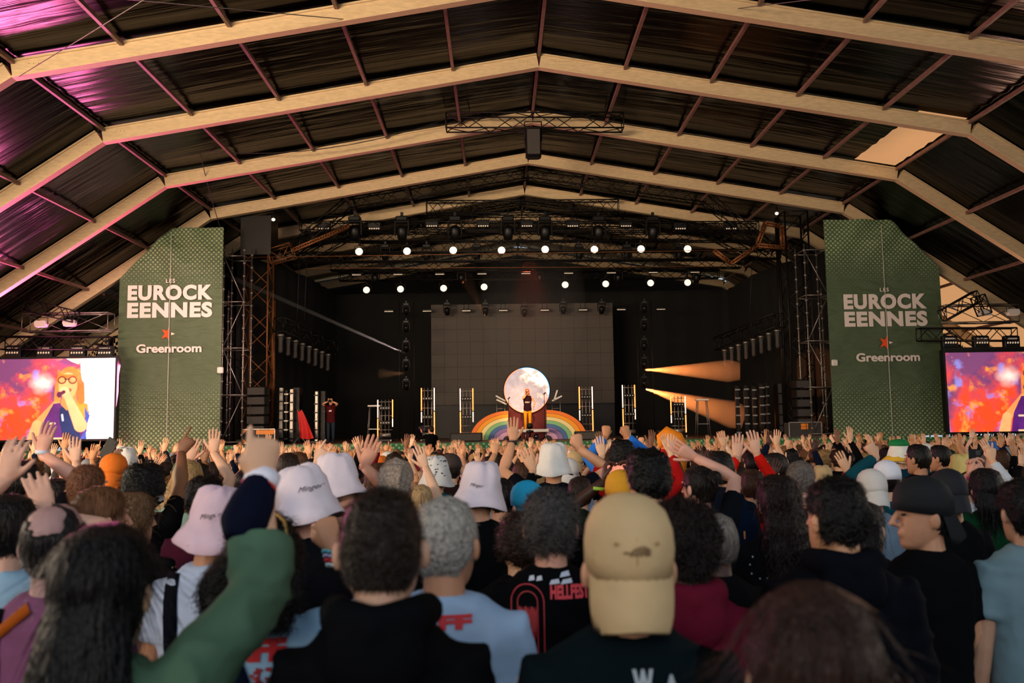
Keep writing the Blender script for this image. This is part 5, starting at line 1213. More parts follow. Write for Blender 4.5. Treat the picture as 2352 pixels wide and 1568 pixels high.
for k in range(6):
    pts = []
    for i in range(9):
        t = i/8; z, rx, ry = np.interp(t, [0, .3, .6, .85, 1], [1.786, 1.77, 1.735, 1.69, 1.668]), np.interp(t, [0, .3, .6, .85, 1], [.004, .053, .079, .089, .0895]), np.interp(t, [0, .3, .6, .85, 1], [.004, .066, .098, .111, .1115])
        q_ = -2*PI*(k+.0)/6; pts.append(HRm @ Vector((rx*math.sin(q_), -.004+ry*math.cos(q_), z-(-.012*math.cos(q_)*(1.78-z)/.12)*-1)))
    link('panel_seam', G().tube(pts, [.0016]*9, 5).mesh('panel_seam'), MM['hat'], hat, color='#b88d55')
me = G()
for i, rr in enumerate((.030, .021, .012)):   # small dome emblem made of three quarter arcs
    vs = []; n = 8
    for j in range(n+1):
        q = PI/2*j/n
        for f_ in (rr, rr-.006): vs.append((.012-f_*math.cos(q) if True else 0, 0, f_*math.sin(q)*.62))
    me.add(vs, [(2*j, 2*j+2, 2*j+3, 2*j+1) for j in range(n)])
me.add([(.012, 0, 0), (.024, 0, 0), (.024, 0, .012), (.012, 0, .0186)], [(0, 1, 2, 3)]); me.add([(-.03, 0, .004), (-.018, 0, .004), (-.018, 0, .008), (-.03, 0, .008)], [(0, 1, 2, 3)])
print_on(o, 'hat', '', .0, 1.688, .052, .019, '#7a5c3c', name='dome_emblem', me=me.mesh('dome_emblem', False), off=.003, cell=.01)
# grey haired man in STAFF shirt
r, o, s = hero('person with short grey-white hair in a pale blue T-shirt with red letters', 1020, 1140, 2.35, '#9fb8d6', 'grey', '#aaa49c', '#c58a68', hy=-.25, wide=1.1, hairbig=.7)
print_on(o, 'shirt', 'STAFF', -.045, zpx(1432, 2.2, s), .24, .036, '#c0101c', .06)
# curly woman STAFF
r, o, s = hero('person with long wavy black hair and sunglasses on top, arm bent with bracelets', 604, 1200, 2.5, '#8fb4d2', 'waves', '#0d0a09', '#c58a66', hp=.0,
    arms={1: R(768, 1262, 2.7, (.9, .1, -.8), (-.35, .1, 1), 'fist', (-.5, .8, 0)), -1: R(500, 1600, 2.55, (-.4, -.5, -1), (0, 0, -1), 'relaxed')}, hairbig=1.0)
print_on(o, 'shirt', 'STAFF', -.03, zpx(1483, 2.38, s), .25, .062, '#b40f18', .06)
g = G()
rq = random.Random(9)
for k in range(34):
    x_, z_, w_ = rq.uniform(-.13, .11), rq.uniform(-.05, .0), rq.uniform(.008, .03); g.add([(x_, 0, z_), (x_+w_, 0, z_+rq.uniform(-.006, .006)), (x_+w_, 0, z_-.012), (x_, 0, z_-.008)], [(0, 1, 2, 3)])
print_on(o, 'shirt', '', -.02, zpx(1545, 2.38, s), .27, .06, '#8c1420', name='printed_pattern', me=g.mesh('printed_pattern', False))
strip_on(o, 'shirt', s, [(-.08, 1.47), (.02, 1.25), (.14, 1.0)], .045, MM['cloth'], 'bag_strap', '#0a1226', off=.010)
g = G(); g.tube([(-.062, .03, 1.772), (-.03, .052, 1.778), (0, .056, 1.78), (.03, .052, 1.778), (.062, .03, 1.772)], [.006]*5, 6)
link('sunglasses', G().tube([(-.07, -.03, 1.768), (-.045, .0, 1.782), (0, .01, 1.79), (.045, .0, 1.782), (.07, -.03, 1.768), (.085, -.06, 1.72)], [.007]*6, 8).mesh('sunglasses'), mat('gold_frame', '#d8a860', .3, .8), r)
Mi = r.matrix_basis.inverted(); w0 = Mi @ at(768, 1266, 2.7)
for k, (c, nm) in enumerate((('#5fb7c4', 'turquoise'), ('#b8b4d8', 'lilac'), ('#e02a3c', 'red'), ('#d8f0f0', 'clear'))):
    g = G(); cc = w0+Vector((.004*k, 0, -.014*k))
    for j in range(16): q = 2*PI*j/16; g.ell(cc+Vector((.034*math.cos(q), .028*math.sin(q), .006*math.sin(q*2))), (.007, .007, .007), 6, 4)
    bo = link('bead_bracelet', g.mesh('bead_bracelet'), MM['plain'], r, color=c); bo['label'] = nm+' beaded bracelet'
# curly grey man with festival shirt
r, o, s = hero('person with curly grey-black hair in a black T-shirt with a red print', 1262, 1112, 3.0, '#08090c', 'curly', '#4a4644', '#d59a84', hy=-.15, hairbig=.5)
print_on(o, 'shirt', 'HELLFEST', .055, zpx(1352, 2.95, s), .13, .046, '#d8404a', .05, .0)
g = G()
for a__, b__ in ((.0, 1), ):
    n = 20
    for rr, w_ in ((1, .06), (.62, .05)):
        vs = []
        for j in range(n+1):
            q = PI*j/n
            for f_ in (rr, rr-w_): vs.append((-f_*math.cos(q)*.5, 0, f_*math.sin(q)*.35))
        g.add(vs, [(2*j, 2*j+2, 2*j+3, 2*j+1) for j in range(n)])
        for sx in (-1, 1): g.add([(sx*rr*.5, 0, 0), (sx*(rr-w_)*.5, 0, 0), (sx*(rr-w_)*.5, 0, -1.2), (sx*rr*.5, 0, -1.2)], [(0, 1, 2, 3)])
for k in range(9): x_ = -.26+.06*k; g.add([(x_, 0, -.08-.05*(k % 3)), (x_+.045, 0, -.08), (x_+.03, 0, -.7-.12*(k % 4)), (x_+.01, 0, -.6)], [(0, 1, 2, 3)])
print_on(o, 'shirt', '', -.085, zpx(1425, 2.95, s), .11, .26, '#b8303a', name='printed_pattern', me=g.mesh('printed_pattern', False))
for bx, bz_, bw in ((-.07, 1.485, .02), (-.045, 1.485, .02), (.005, 1.475, .035), (.045, 1.475, .04), (.04, 1.497, .035)): print_on(o, 'shirt', '', bx, bz_, bw, .018, '#c9cfe0', name='white_print', me=G().add([(0, 0, 0), (1, 0, .2), (.9, 0, 1), (.2, 0, .8)], [(0, 1, 2, 3)]).mesh('w', False))
# maroon hoodie
r, o, s = hero('person with dark tousled hair in a maroon hooded sweatshirt', 1566, 1143, 2.55, '#5e1226', 'curly', '#1c1210', sleeve='thick', collar='hood', hy=.1, hairbig=.7)
# man with beard & dark hair
r, o, s = hero('person with thick dark hair, sideburn and ear in view, in a black hoodie', 1918, 1083, 2.72, '#090b12', 'messy', '#120e0c', '#d2976f', sleeve='thick', collar='hood', hy=.35, wide=1.12, hairbig=.5)
# cap profile man
r, o, s = hero('person in a black cap seen in profile, looking sideways, black T-shirt', 2116, 1095, 3.3, '#08090b', 'short', '#15100d', '#c98e6c', hat='cap_back', hatc='#0b0c10', hy=1.25, rz=.3)
for sx in (1,): 
    e = HRq = hrot(1.25, 0); q = e @ Vector((-.033, .088, 1.648)); link('eye', G().ell(q, (.012, .006, .006), 8, 5).mesh('eye'), MM['plain'], r, color='#241a16')
# grey tee person at right edge
r, o, s = hero('person in a grey-blue T-shirt with dark hair at the picture edge', 2348, 1092, 3.35, '#6f8790', 'messy', '#0f0c0b', '#b98a70', hairbig=.7)
hero('person with dark straight hair and amber glasses between hoodie and black cap', 1980, 1152, 3.75, '#07080a', 'bob', '#0f0b0c', '#dca68c', hy=-.9, hairbig=.5)
# left edge group
r, o, s = hero('person with a bald crown and dark shaved sides in a mauve top', 136, 1150, 2.5, '#7a4a68', 'bald', '#181416', '#ab8480', hp=.15)
strip_on(o, 'shirt', s, [(-.12, 1.48), (-.10, 1.2), (-.08, 1.0)], .04, MM['cloth'], 'bag_strap', '#0c0a10')
strip_on(o, 'shirt', s, [(-.16, 1.38), (-.08, 1.44), (-.02, 1.49)], .03, MM['cloth'], 'orange_strap', '#a04e18', off=.008)
hero('person in a light blue T-shirt holding both open hands up at the edge', 22, 1136, 3.0, '#8fb0c8', 'short', '#120e0c', '#d8a48c',
    arms={1: R(112, 1185, 3.15, (1, -.3, -.8), (-.45, .1, 1), 'open', (-.4, .8, 0)), -1: R(10, 1105, 3.25, (-1, -.3, -.8), (.25, 0, 1), 'wave', (0, 1, 0))})
hero('person with a light-brown ponytail and ear in view, head tilted', 228, 1118, 3.35, '#15110f', 'pony', '#6a4428', '#e0a888', hy=-.7)
hero('person with a blond-brown half bun in a black top', 306, 1128, 4.1, '#0b0c0f', 'wavy', '#6b4f36', '#dba987', hy=-.5)
hero('person with cropped reddish-brown hair, ear in view, behind the ponytail', 200, 1065, 4.6, '#3a2418', 'buzz', '#6a422c', '#e0a488', hy=-.35)
r, o, s = hero('person with dark hair raising a thick bare forearm with white wristband', 48, 1058, 4.7, '#0e0e12', 'short', '#130f0e', '#dca08a', hy=-.5,
    arms={1: R(98, 1042, 4.9, (1, -.1, -.9), (.15, 0, 1), 'wave', (0, 1, 0))})
band(o, r, r.matrix_basis.inverted() @ at(97, 1038, 4.9), (.1, 0, 1), .034, .02, '#dfe6f2', 'wristband')
hero('person with a black locks hairstyle in black, behind the half bun', 333, 1063, 5.2, '#0b0b0d', 'afro', '#0b0908', '#8a5a3c', arms={1: R(420, 1022, 5.6, (.9, 0, -1), (.5, .1, 1), 'point')})
hero('person with dark curly hair in a maroon top with yellow bag strap', 472, 1090, 4.6, '#43162a', 'messy', '#0e0b0b', '#d9a480')
# pink hats and other hats
def hatprint(o, txt, x, z, w_, h_, col='#3a2c34', rot=-.12): return print_on(o, 'hat', txt, x, z, w_, h_, col, .0, .5, off=.004, rot=rot, cell=.01)
r, o, s = hero('person in a pale pink bucket hat and white T-shirt with black pack straps', 487, 1120, 3.2, '#bccbe6', 'short', '#2a1c14', '#c08a6a', hat='bucket', hatc='#dcbcc8', hr=.18, hy=.15)
hatprint(o, 'Minger', .03, 1.69, .075, .022)
strip_on(o, 'shirt', s, [(-.11, 1.49), (-.10, 1.2), (-.08, 1.0)], .055, MM['cloth'], 'pack_strap', '#0a0d18'); strip_on(o, 'shirt', s, [(.11, 1.49), (.10, 1.2), (.08, 1.0)], .055, MM['cloth'], 'pack_strap', '#0a0d18')
r, o, s = hero('person in a pale sage green bucket hat with a black buckle', 620, 1103, 3.98, '#11151c', 'short', '#2a1c14', '#d8a080', hat='bucket', hatc='#a4bcb4', hp=.1)
hb = o['hat']; q = hrot(0, .1) @ Vector((.0, -.103, 1.672)); link('hat_buckle', G().box(q, (.032, .006, .018), bevel=.002).mesh('hat_buckle', False), MM['plain'], hb, color='#0c0e14')
q2 = hrot(0, .1) @ Vector((.045, -.096, 1.674)); link('hat_strap', G().box(q2, (.06, .004, .012), Matrix.Rotation(.45, 3, 'Z')).mesh('hat_strap', False), MM['hat'], hb, color='#a9c0b9')
r, o, s = hero('person in the largest pale pink bucket hat, brim tipped up', 712, 1068, 3.48, '#0e0f14', 'short', '#2a1c14', '#c58a70', hat='bucket', hatc='#e6d6de', hr=-.22, hy=-.3,
    arms={-1: R(655, 1178, 3.5, (-1, 0, -.6), (-1, .2, .3), 'relaxed', (0, 1, 0)), 1: R(775, 1165, 3.9, (.8, 0, -1), (1, .1, .3), 'wave', (0, 0, -1))})
hatprint(o, 'Minger', .02, 1.70, .085, .024, rot=-.2)
r, o, s = hero('person in a pale pink bucket hat, face turned sideways, behind the largest pink hat', 775, 1045, 4.65, '#16181e', 'long', '#7a5638', '#d99a7c', hat='bucket', hatc='#e6d6de', hr=-.15, hy=-.9,
    arms={1: R(838, 1072, 4.9, (1, 0, -1), (.35, 0, 1), 'open', (0, 1, 0))})
r, o, s = hero('person in a pale pink bucket hat and black T-shirt, dark hair at the nape', 1098, 1063, 4.35, '#090a0c', 'short', '#15100e', '#d59a78', hat='bucket', hatc='#e2d2da', hy=.1, hr=.1, hp=-.05)
hatprint(o, 'Minger', -.005, 1.68, .065, .02, rot=.15)
r, o, s = hero('person in a white-blue striped top leaning, behind the black T-shirt and pink hat', 1150, 1098, 5.2, '#a8c4dc', 'short', '#15100e', '#d59a78', sleeve='long')
for k in range(3): strip_on(o, 'shirt', s, [(.05+.0*k, 1.40-.03*k), (.16, 1.33-.03*k), (.22, 1.2-.03*k)], .008, MM['plain'], 'blue_stripe', '#1c4a94')
# white bucket hat man with both arms raised
r, o, s = hero('person in a white bucket hat and black-white striped shirt, both arms raised', 1270, 1020, 6.6, '#0c0f18', 'short', '#2a1a12', '#d99f78', hat='bucket', hatc='#e9e4dc', wide=1.15,
    arms={-1: R(1178, 1012, 6.9, (-1, .2, -.5), (.0, 0, 1), 'open', (0, 1, 0)), 1: R(1330, 1030, 6.7, (1, .2, -.3), (-.2, 0, 1), 'fist', (0, 1, 0))})
for k in range(9): strip_on(o, 'shirt', s, [(-.19, 1.42-.055*k), (-.1, 1.44-.055*k), (0, 1.40-.055*k), (.1, 1.44-.055*k), (.19, 1.42-.055*k)], .008, MM['plain'], 'white_stripe', '#e6e6ea')
band(o, r, r.matrix_basis.inverted() @ at(1177, 1016, 6.9), (0, 0, 1), .036, .03, '#15151a', 'wristwatch')
strip_on(o, 'shirt', s, [(.12, 1.49), (.11, 1.2)], .05, MM['cloth'], 'pack_strap', '#7a4a30', off=.012); strip_on(o, 'shirt', s, [(-.10, 1.49), (-.11, 1.2)], .05, MM['cloth'], 'pack_strap', '#7a4a30', off=.012)
hero('person in a white mesh cap beside the striped shirt', 1304, 1052, 7.4, '#8fa8c8', 'short', '#2a1c14', hat='cap_back', hatc='#e6e0d8')
hero('person in a turquoise cap in front of the striped shirt', 1212, 1105, 4.7, '#151515', 'short', '#3a2a1c', '#d8a080', hat='cap_back', hatc='#18a4d0', hy=.5)
# mustard cap, phone
r, o, s = hero('person in a mustard cap holding up a phone with both hands', 1424, 1080, 5.0, '#1a2318', 'short', '#0a0808', '#4c2e20', hat='cap_back', hatc='#dc9a20', 
    arms={-1: R(1386, 1105, 5.2, (-1, 0, -1), (.15, .2, 1), 'hold', (.6, 0, 0)), 1: R(1452, 1102, 5.2, (1, 0, -1), (-.15, .2, 1), 'hold', (-.6, 0, 0))})
band(o, r, r.matrix_basis.inverted() @ at(1376, 1122, 5.15), (.1, 0, 1), .036, .018, '#b8e04a', 'wristband')
def phone(px_, py_, Y, w_, h_, label, tilt=0, glow='#e88a70', em=1.0):
    p = at(px_, py_, Y); r_ = empty('phone', p, label=label, cat='phone'); r_.rotation_euler = (0, tilt, 0)
    link('phone_body', G().box((0, 0, 0), (w_, .009, h_), bevel=.003).mesh('phone_body', False), MM['black'], r_)
    if em: link('phone_screen', G().box((0, -.0055, 0), (w_*.92, .001, h_*.92)).mesh('phone_screen', False), mat('phone_glow', glow, emit=em, nscale=30, namt=.5), r_)
    else: link('camera_bump', G().box((w_*.2, -.007, h_*.35), (w_*.35, .004, h_*.2), bevel=.0015).mesh('camera_bump', False), MM['grey'], r_)
    return r_
phone(1418, 1076, 5.25, .15, .075, 'phone held sideways filming, above the mustard cap')
phone(250, 1030, 6.6, .085, .16, 'dark phone tilted in a raised hand near the white-lit screen', .5, em=0)
phone(2240, 1060, 5.4, .078, .155, 'black phone held upright in two hands near the dark green banner', em=0)
r, o, s = hero('person with thick black hair and beard edge, dark patterned shirt', 1488, 1028, 4.05, '#16202c', 'messy', '#0c0a0a', '#d79a7c', hy=.3, wide=1.05)
r, o, s = hero('person with a low dark bun and glasses, bare arm waving overhead', 1606, 1070, 5.0, '#0b0f16', 'bun', '#17100e', '#e0a48c', hy=.6,
    arms={1: R(1597, 1050, 5.2, (1, 0, -.2), (-.9, .0, .55), 'wave', (0, 1, .3))})
g = G().tube([hrot(.6, 0) @ Vector(p) for p in [(-.082, 0, 1.655), (-.06, .085, 1.652), (-.01, .1, 1.652), (.06, .085, 1.652), (.082, 0, 1.655)]], [.004]*5, 5); link('glasses', g.mesh('glasses'), MM['black'], r)
backpack('small black backpack on the person with the low bun', r, s, '#0a0c12', x=.08, w=.26, h=.36)
r, o, s = hero('person with dark hair wearing a big navy backpack', 1652, 1036, 5.65, '#0c1424', 'short', '#17100d', '#c98f68', sleeve='long', collar='hood')
backpack('large navy backpack with orange zip pulls', r, s, '#0b1a30', w=.36, h=.55, z=1.1, d=.2, accents=((-.08, .42, '#e09040'), (.06, .40, '#e09040')))
r, o, s = hero('person with a brown ponytail in a bright red long-sleeved top, both arms up', 1728, 1078, 5.9, '#d81c10', 'pony', '#3a2014', '#e6b090', sleeve='long',
    arms={-1: R(1692, 1050, 6.2, (-1, .2, -.6), (.1, 0, 1), 'open', (0, 1, 0)), 1: R(1738, 1042, 6.2, (1, .2, -.6), (-.15, 0, 1), 'open', (0, 1, 0))})
r, o, s = hero('person with long dark wavy hair in a black blouse with tiny pale dots', 1787, 1088, 4.0, '#0a0b0e', 'wavy', '#1c100e', '#dba690',
    arms={-1: R(1728, 1285, 4.1, (-.8, -.5, -.3), (-.1, .2, -1), 'relaxed', (1, 0, 0))}, hairbig=1.1)
g = G(); rr_ = random.Random(5)
for k in range(46):
    x_, z_ = rr_.uniform(-1, 1), rr_.uniform(-1, 1); g.add([(x_-.02, 0, z_), (x_, 0, z_-.02), (x_+.02, 0, z_), (x_, 0, z_+.02)], [(0, 1, 2, 3)])
me = g.mesh('pale_dots', False); dd = print_on(o, 'shirt', '', 0, 1.2, .34, .46, '#9fb8b4', name='pale_dots', me=me, cell=.5)
r, o, s = hero('person with short grey hair and glasses in a navy top, looking down', 1834, 1056, 5.2, '#0e1422', 'buzz', '#6e625a', '#e0a890', hy=-.5, hp=-.2)
hero('person with dark hair and pale face in profile, orange top', 1781, 1040, 7.2, '#e0501c', 'short', '#1c1412', '#e8b8a0', hy=1.2)
# blue hoodie with both fists up
r, o, s = hero('person with black afro hair in a bright blue hoodie, both fists raised', 1428, 1008, 8.6, '#2f78d8', 'afro', '#080606', '#c98a5c', sleeve='thick', collar='hood',
    arms={-1: R(1391, 1003, 8.8, (-1, .2, -.5), (.1, 0, 1), 'fist', (0, 1, 0)), 1: R(1440, 1003, 8.8, (1, .2, -.5), (-.2, 0, 1), 'fist', (0, 1, 0))})
hero('person in a white backwards cap with a dark strap gap, pale scarf', 2000, 1078, 5.4, '#7f93a8', 'short', '#1c1410', '#d8a080', hat='cap_back', hatc='#d8d0c8')
hero('person in a teal jacket, hand pointing up beside the white cap', 2035, 1058, 6.0, '#134650', 'short', '#14100e', sleeve='thick', hat='cap_front', hatc='#e6e6ee', arms={-1: R(2012, 1050, 6.2, (-1, 0, -.6), (-.5, 0, 1), 'point', (0, 1, 0))})
hero('person in a bucket hat with green top, white band and yellow brim', 2064, 1012, 9.0, '#123648', 'short', '#c08a50', hat='bucket', hatc='#e8e4d8')
o_ = HEROES[-1]
hr_ = [x for x in bpy.data.objects if x.get('label') == 'person in a bucket hat with green top, white band and yellow brim'][0]
hh = [c for c in hr_.children if c.name.startswith('hat')][0]
link('green_hat_top', G().loft([[Vector((a__*math.sin(-q), a__*1.1*math.cos(q), z_)) for q in [2*PI*k/20 for k in range(20)]] for a__, z_ in ((.10, 1.735), (.094, 1.765), (.07, 1.79), (.02, 1.80))]).mesh('green_hat_top'), MM['hat'], hh, color='#0f7a3c')
link('yellow_brim', G().loft([[Vector((a__*.97*math.sin(-q), a__*1.1*math.cos(q), z_)) for q in [2*PI*k/24 for k in range(24)]] for a__, z_ in ((.10, 1.648), (.166, 1.596), (.16, 1.585), (.095, 1.635))]).mesh('yellow_brim'), MM['hat'], hh, color='#e0b030')
hero('person with black hair and full beard in black, beside the green-topped hat', 2108, 1020, 7.6, '#0a0b0e', 'short', '#0e0b0a', '#b98260', hy=.6)
hero('person with dark hair and sunglasses in profile, dark top', 2158, 1022, 8.6, '#0c0d12', 'short', '#0e0b0a', '#b98260', hy=.8)
hero('person in a yellow tie-dye bucket hat', 2206, 1045, 7.6, '#131316', 'short', '#1a120e', hat='bucket', hatc='#e0c878')
hero('person in a large black cap, pale collar, behind the profile cap', 2175, 1078, 4.6, '#0a0b0e', 'short', '#141010', '#c98e6c', hat='cap_back', hatc='#14161c')
r, o, s = hero('person with dark hair lifting a phone with two thin bare arms', 2262, 1078, 5.2, '#0c3a22', 'bob', '#120d0c', '#d59a80',
    arms={-1: R(2227, 1092, 5.4, (-.8, 0, -1), (.25, .1, 1), 'hold', (.6, 0, 0)), 1: R(2258, 1092, 5.4, (.8, 0, -1), (-.35, .1, 1), 'hold', (-.6, 0, 0))})
band(o, r, r.matrix_basis.inverted() @ at(2225, 1098, 5.4), (.2, 0, 1), .03, .02, '#d83a78', 'wristband')
# left mid
r, o, s = hero('person in an orange cap and blue top holding a tilted phone', 262, 1042, 6.6, '#1c4cb0', 'short', '#2a1c12', hat='cap_back', hatc='#f07a1c', arms={1: R(270, 1070, 6.7, (1, 0, -1), (-.2, 0, 1), 'hold', (0, 1, 0))})
hero('person in a white bucket hat near the olive banner foot', 288, 1028, 8.2, '#15181e', 'short', '#2a1c14', hat='bucket', hatc='#ece6dc')
hero('person with a white wristband on a long bare arm, dark hair, left of orange cap'.replace('left of', 'beside'), 130, 1098, 5.6, '#0c0c10', 'short', '#1a1210', '#e6b498', arms={1: R(175, 1060, 5.9, (1, 0, -.6), (-.1, 0, 1), 'open', (0, 1, 0))})
hero('person with blond shoulder-length hair in a sage top', 432, 1060, 5.9, '#8fb0a4', 'bob', '#b08a58', '#dba987')
hero('person with tousled dark hair, both straight arms up, in front of olive banner', 452, 1062, 6.1, '#101216', 'messy', '#15100e', '#e0ae90', arms={1: R(492, 1040, 6.4, (1, 0, -.3), (0, 0, 1), 'open', (0, 1, 0)), -1: R(440, 1040, 6.6, (-1, 0, -.3), (.3, 0, 1), 'open', (0, 1, 0))})
hero('person in a bright orange hooded jacket', 662, 1040, 7.0, '#f0700c', 'short', '#2c1c14', sleeve='thick', collar='hood')
hero('person with short brown hair beside the orange hooded jacket', 686, 1038, 8.0, '#2a2a30', 'short', '#5a3a24')
hero('person with pale cornrow braids and brown lengths', 912, 1050, 4.9, '#1a1a1e', 'braids', '#9a8a7c', '#c98f68', hy=-.3)
hero('person with loose brown hair beside the pale braids', 872, 1062, 5.4, '#3a1418', 'long', '#4a2e20', '#dba987')
r, o, s = hero('person in a white bucket hat with small black pattern and teal top', 1002, 1050, 6.8, '#15505c', 'short', '#2a1c14', hat='bucket', hatc='#d8d8d4')
g = G(); rq = random.Random(4)
for k in range(22):
    x_, z_ = rq.uniform(-1, 1), rq.uniform(-1, 1); g.add([(x_, 0, z_), (x_+.12, 0, z_+.05), (x_+.16, 0, z_-.03), (x_+.05, 0, z_-.07)], [(0, 1, 2, 3)])
print_on(o, 'hat', '', 0, 1.71, .17, .13, '#15161a', name='black_pattern', me=g.mesh('bp', False), cell=.5)
r, o, s = hero('person with blond hair in a pastel top raising one bare arm with wristband', 966, 1112, 6.0, '#d8b8cc', 'long', '#b8966a', '#e6b898', arms={1: R(972, 1052, 6.3, (1, 0, -.7), (-.4, 0, 1), 'open', (0, 1, 0))})
band(o, r, r.matrix_basis.inverted() @ at(972, 1056, 6.3), (-.2, 0, 1), .03, .016, '#e8eef6', 'wristband')
hero('person in a maroon sleeve with one arm stretched over the crowd', 905, 1040, 8.4, '#7c1624', 'short', '#2a1c12', sleeve='long', arms={-1: R(868, 1030, 8.6, (-.3, 0, -1), (-1, 0, .2), 'relaxed', (0, 0, -1))})
hero('person with a shaved neck in a white and orange football shirt', 1142, 1040, 8.8, '#e8e4e4', 'buzz', '#2a1c14', '#d59a70')
hero('person in a grey-brown cap facing the stage, beside the football shirt', 1036, 1042, 8.0, '#2a1a18', 'short', '#1c1410', hat='cap_front', hatc='#3c302c')
hero('person with rock horns hand raised, beside pale pink hats', 720, 1052, 6.6, '#101014', 'long', '#1c120e', '#e6b898', arms={1: R(728, 1062, 6.4, (.8, 0, -1), (.6, 0, 1), 'horns', (0, 1, 0))})
# inflatable orange shape with a red patch, held above the crowd by the stage
p = at(1546, 1052, 12.0); r = empty('inflatable', (p.x, 12.0, gz(12)), label='orange curved inflatable with a red patch held up near the stage', cat='inflatable')
h0 = p.z-gz(12); a_ = at(1540, 990, 12.0).z-gz(12)
link('inflatable_body', G().tube([(-.0, 0, .9), (.0, 0, h0-.05), (.03, 0, h0+.12), (.0, 0, h0+.27), (-.09, 0, a_-.03), (-.17, -.02, a_-.08), (-.18, -.04, a_-.2)], [.10, .19, .19, .15, .10, .06, .03], 16).mesh('inflatable_body'), MM['hat'], r, color='#f28a10')
link('red_patch', G().ell((-.15, -.1, h0+.05), (.06, .05, .09)).mesh('red_patch'), MM['hat'], r, color='#d01818')
# ---- people on stage and in the pit
def stageperson(label, px_, feet, top, Y, **k):
    P = at(px_, top, Y); z0 = k.pop('z0', ZS); s = (P.z-z0)/(1.75+.015); arms = armset(k.pop('pose', {})); rz = k.pop('rz', PI)
    ms = build_meshes(arms, k['hair'], hi=True, sleeve=k.get('sleeve', 'short'), seed=3, hy=k.get('hy', 0))
    me = {a: b.mesh(a) for a, b in ms.items()}; me['shirt'] = remesh(me['shirt'], .02, None, 2)
    return person(label, P.x, Y, s, rz, me, dict(body=k.get('skin', '#e0a888'), shirt=k['shirt'], hair=k['hc'], trousers=k['trousers']), hairmat='hair', z=z0)+(s,)
r, o, s = stageperson('singer with orange-lit hair in dark vest and yellow trousers, microphone at the mouth', 1211, 985, 893, 37.35, z0=PZ, hair='wavy', hc='#d8661c', shirt='#2a1420', trousers='#f0a018', skin='#f0a070', sleeve='none',  # hair and skin colours carry the orange of the stage light
    pose={1: ((.05, .15, 1.50), (1, 0, -1), (-.3, -.1, .6), 'fist', (0, 1, 0)), -1: ((-.26, .05, .95), (-1, -.5, 0), (0, 0, -1), 'relaxed', (1, 0, 0))})
print_on(o, 'shirt', 'HOLY', 0, 1.18, .22, .06, '#e8d0c0', side=1)
link('glasses', G().tube([(-.07, .06, 1.655), (-.05, .098, 1.65), (-.012, .104, 1.65), (.012, .104, 1.65), (.05, .098, 1.65), (.07, .06, 1.655)], [.008]*6, 6).mesh('glasses'), MM['black'], r)
mp_ = r.matrix_basis @ Vector((.03, .19, 1.53)); tag(link('microphone', G().tube([(0, 0, -.1), (0, 0, .06)], [.014, .014], 8).ell((0, 0, .09), (.026, .026, .03)).mesh('microphone'), MM['black'], None, mp_), 'black handheld microphone in the singer hand', 'microphone')
r, o, s = stageperson('photographer on the stage wing in a maroon T-shirt and jeans', 760, 998, 916, 38.6, hair='short', hc='#1c1210', shirt='#4a1418', trousers='#28323f', skin='#d59a78',
    pose={1: ((.07, .18, 1.66), (1, 0, -.6), (-.2, 0, 1), 'hold', (0, 1, 0)), -1: ((-.07, .18, 1.66), (-1, 0, -.6), (.2, 0, 1), 'hold', (0, 1, 0))})
print_on(o, 'shirt', '', 0, 1.28, .12, .07, '#d8ccc8', name='white_print', side=1, me=G().add([(0, 0, 0), (1, 0, .1), (.9, 0, 1), (.1, 0, .9)], [(0, 1, 2, 3)]).mesh('w', False))
cp = r.matrix_basis @ Vector((0, .23, 1.68)); c_ = empty('camera', cp, label='small camera held to the face by the stage photographer', cat='camera'); link('camera_body', G().box((0, 0, 0), (.14, .07, .10), bevel=.01).mesh('camera_body', False), MM['black'], c_); link('camera_lens', G().tube([(0, -.03, 0), (0, -.12, 0)], [.035, .038], 12).mesh('camera_lens'), MM['black'], c_)
Pc = at(988, 977, 31.5)
r, o, s = stageperson('camera operator in black in the pit, seen from behind before the second tower', 990, 0, 977, 31.5, z0=gz(31.5)+.55, hair='short', hc='#1a1210', shirt='#08090b', trousers='#08090b', rz=.5, hy=.3,
    pose={1: ((.12, .2, 1.5), (1, 0, -1), (0, 0, 1), 'hold', (0, 1, 0)), -1: ((-.2, .25, 1.55), (-1, 0, -1), (0, 0, 1), 'hold', (0, 1, 0))}, sleeve='long')
tag(link('camera_podium', G().box((0, 0, .27), (1.2, 1.0, .54), bevel=.02).mesh('camera_podium', False), MM['black'], None, (Pc.x, 31.5, gz(31.5))), 'black box podium under the pit camera operator', 'podium')
c_ = empty('video_camera', r.matrix_basis @ Vector((-.16, .2, 1.66)), r.rotation_euler.z, label='shoulder video camera carried by the pit operator', cat='camera')
link('camera_body', G().box((0, 0, 0), (.13, .42, .18), bevel=.02).mesh('camera_body', False), MM['black'], c_); link('camera_lens', G().tube([(0, .2, .01), (0, .36, .01)], [.05, .06], 12).mesh('camera_lens'), MM['black'], c_); link('viewfinder', G().box((-.1, .08, .06), (.1, .08, .06), bevel=.01).mesh('viewfinder', False), MM['grey'], c_)
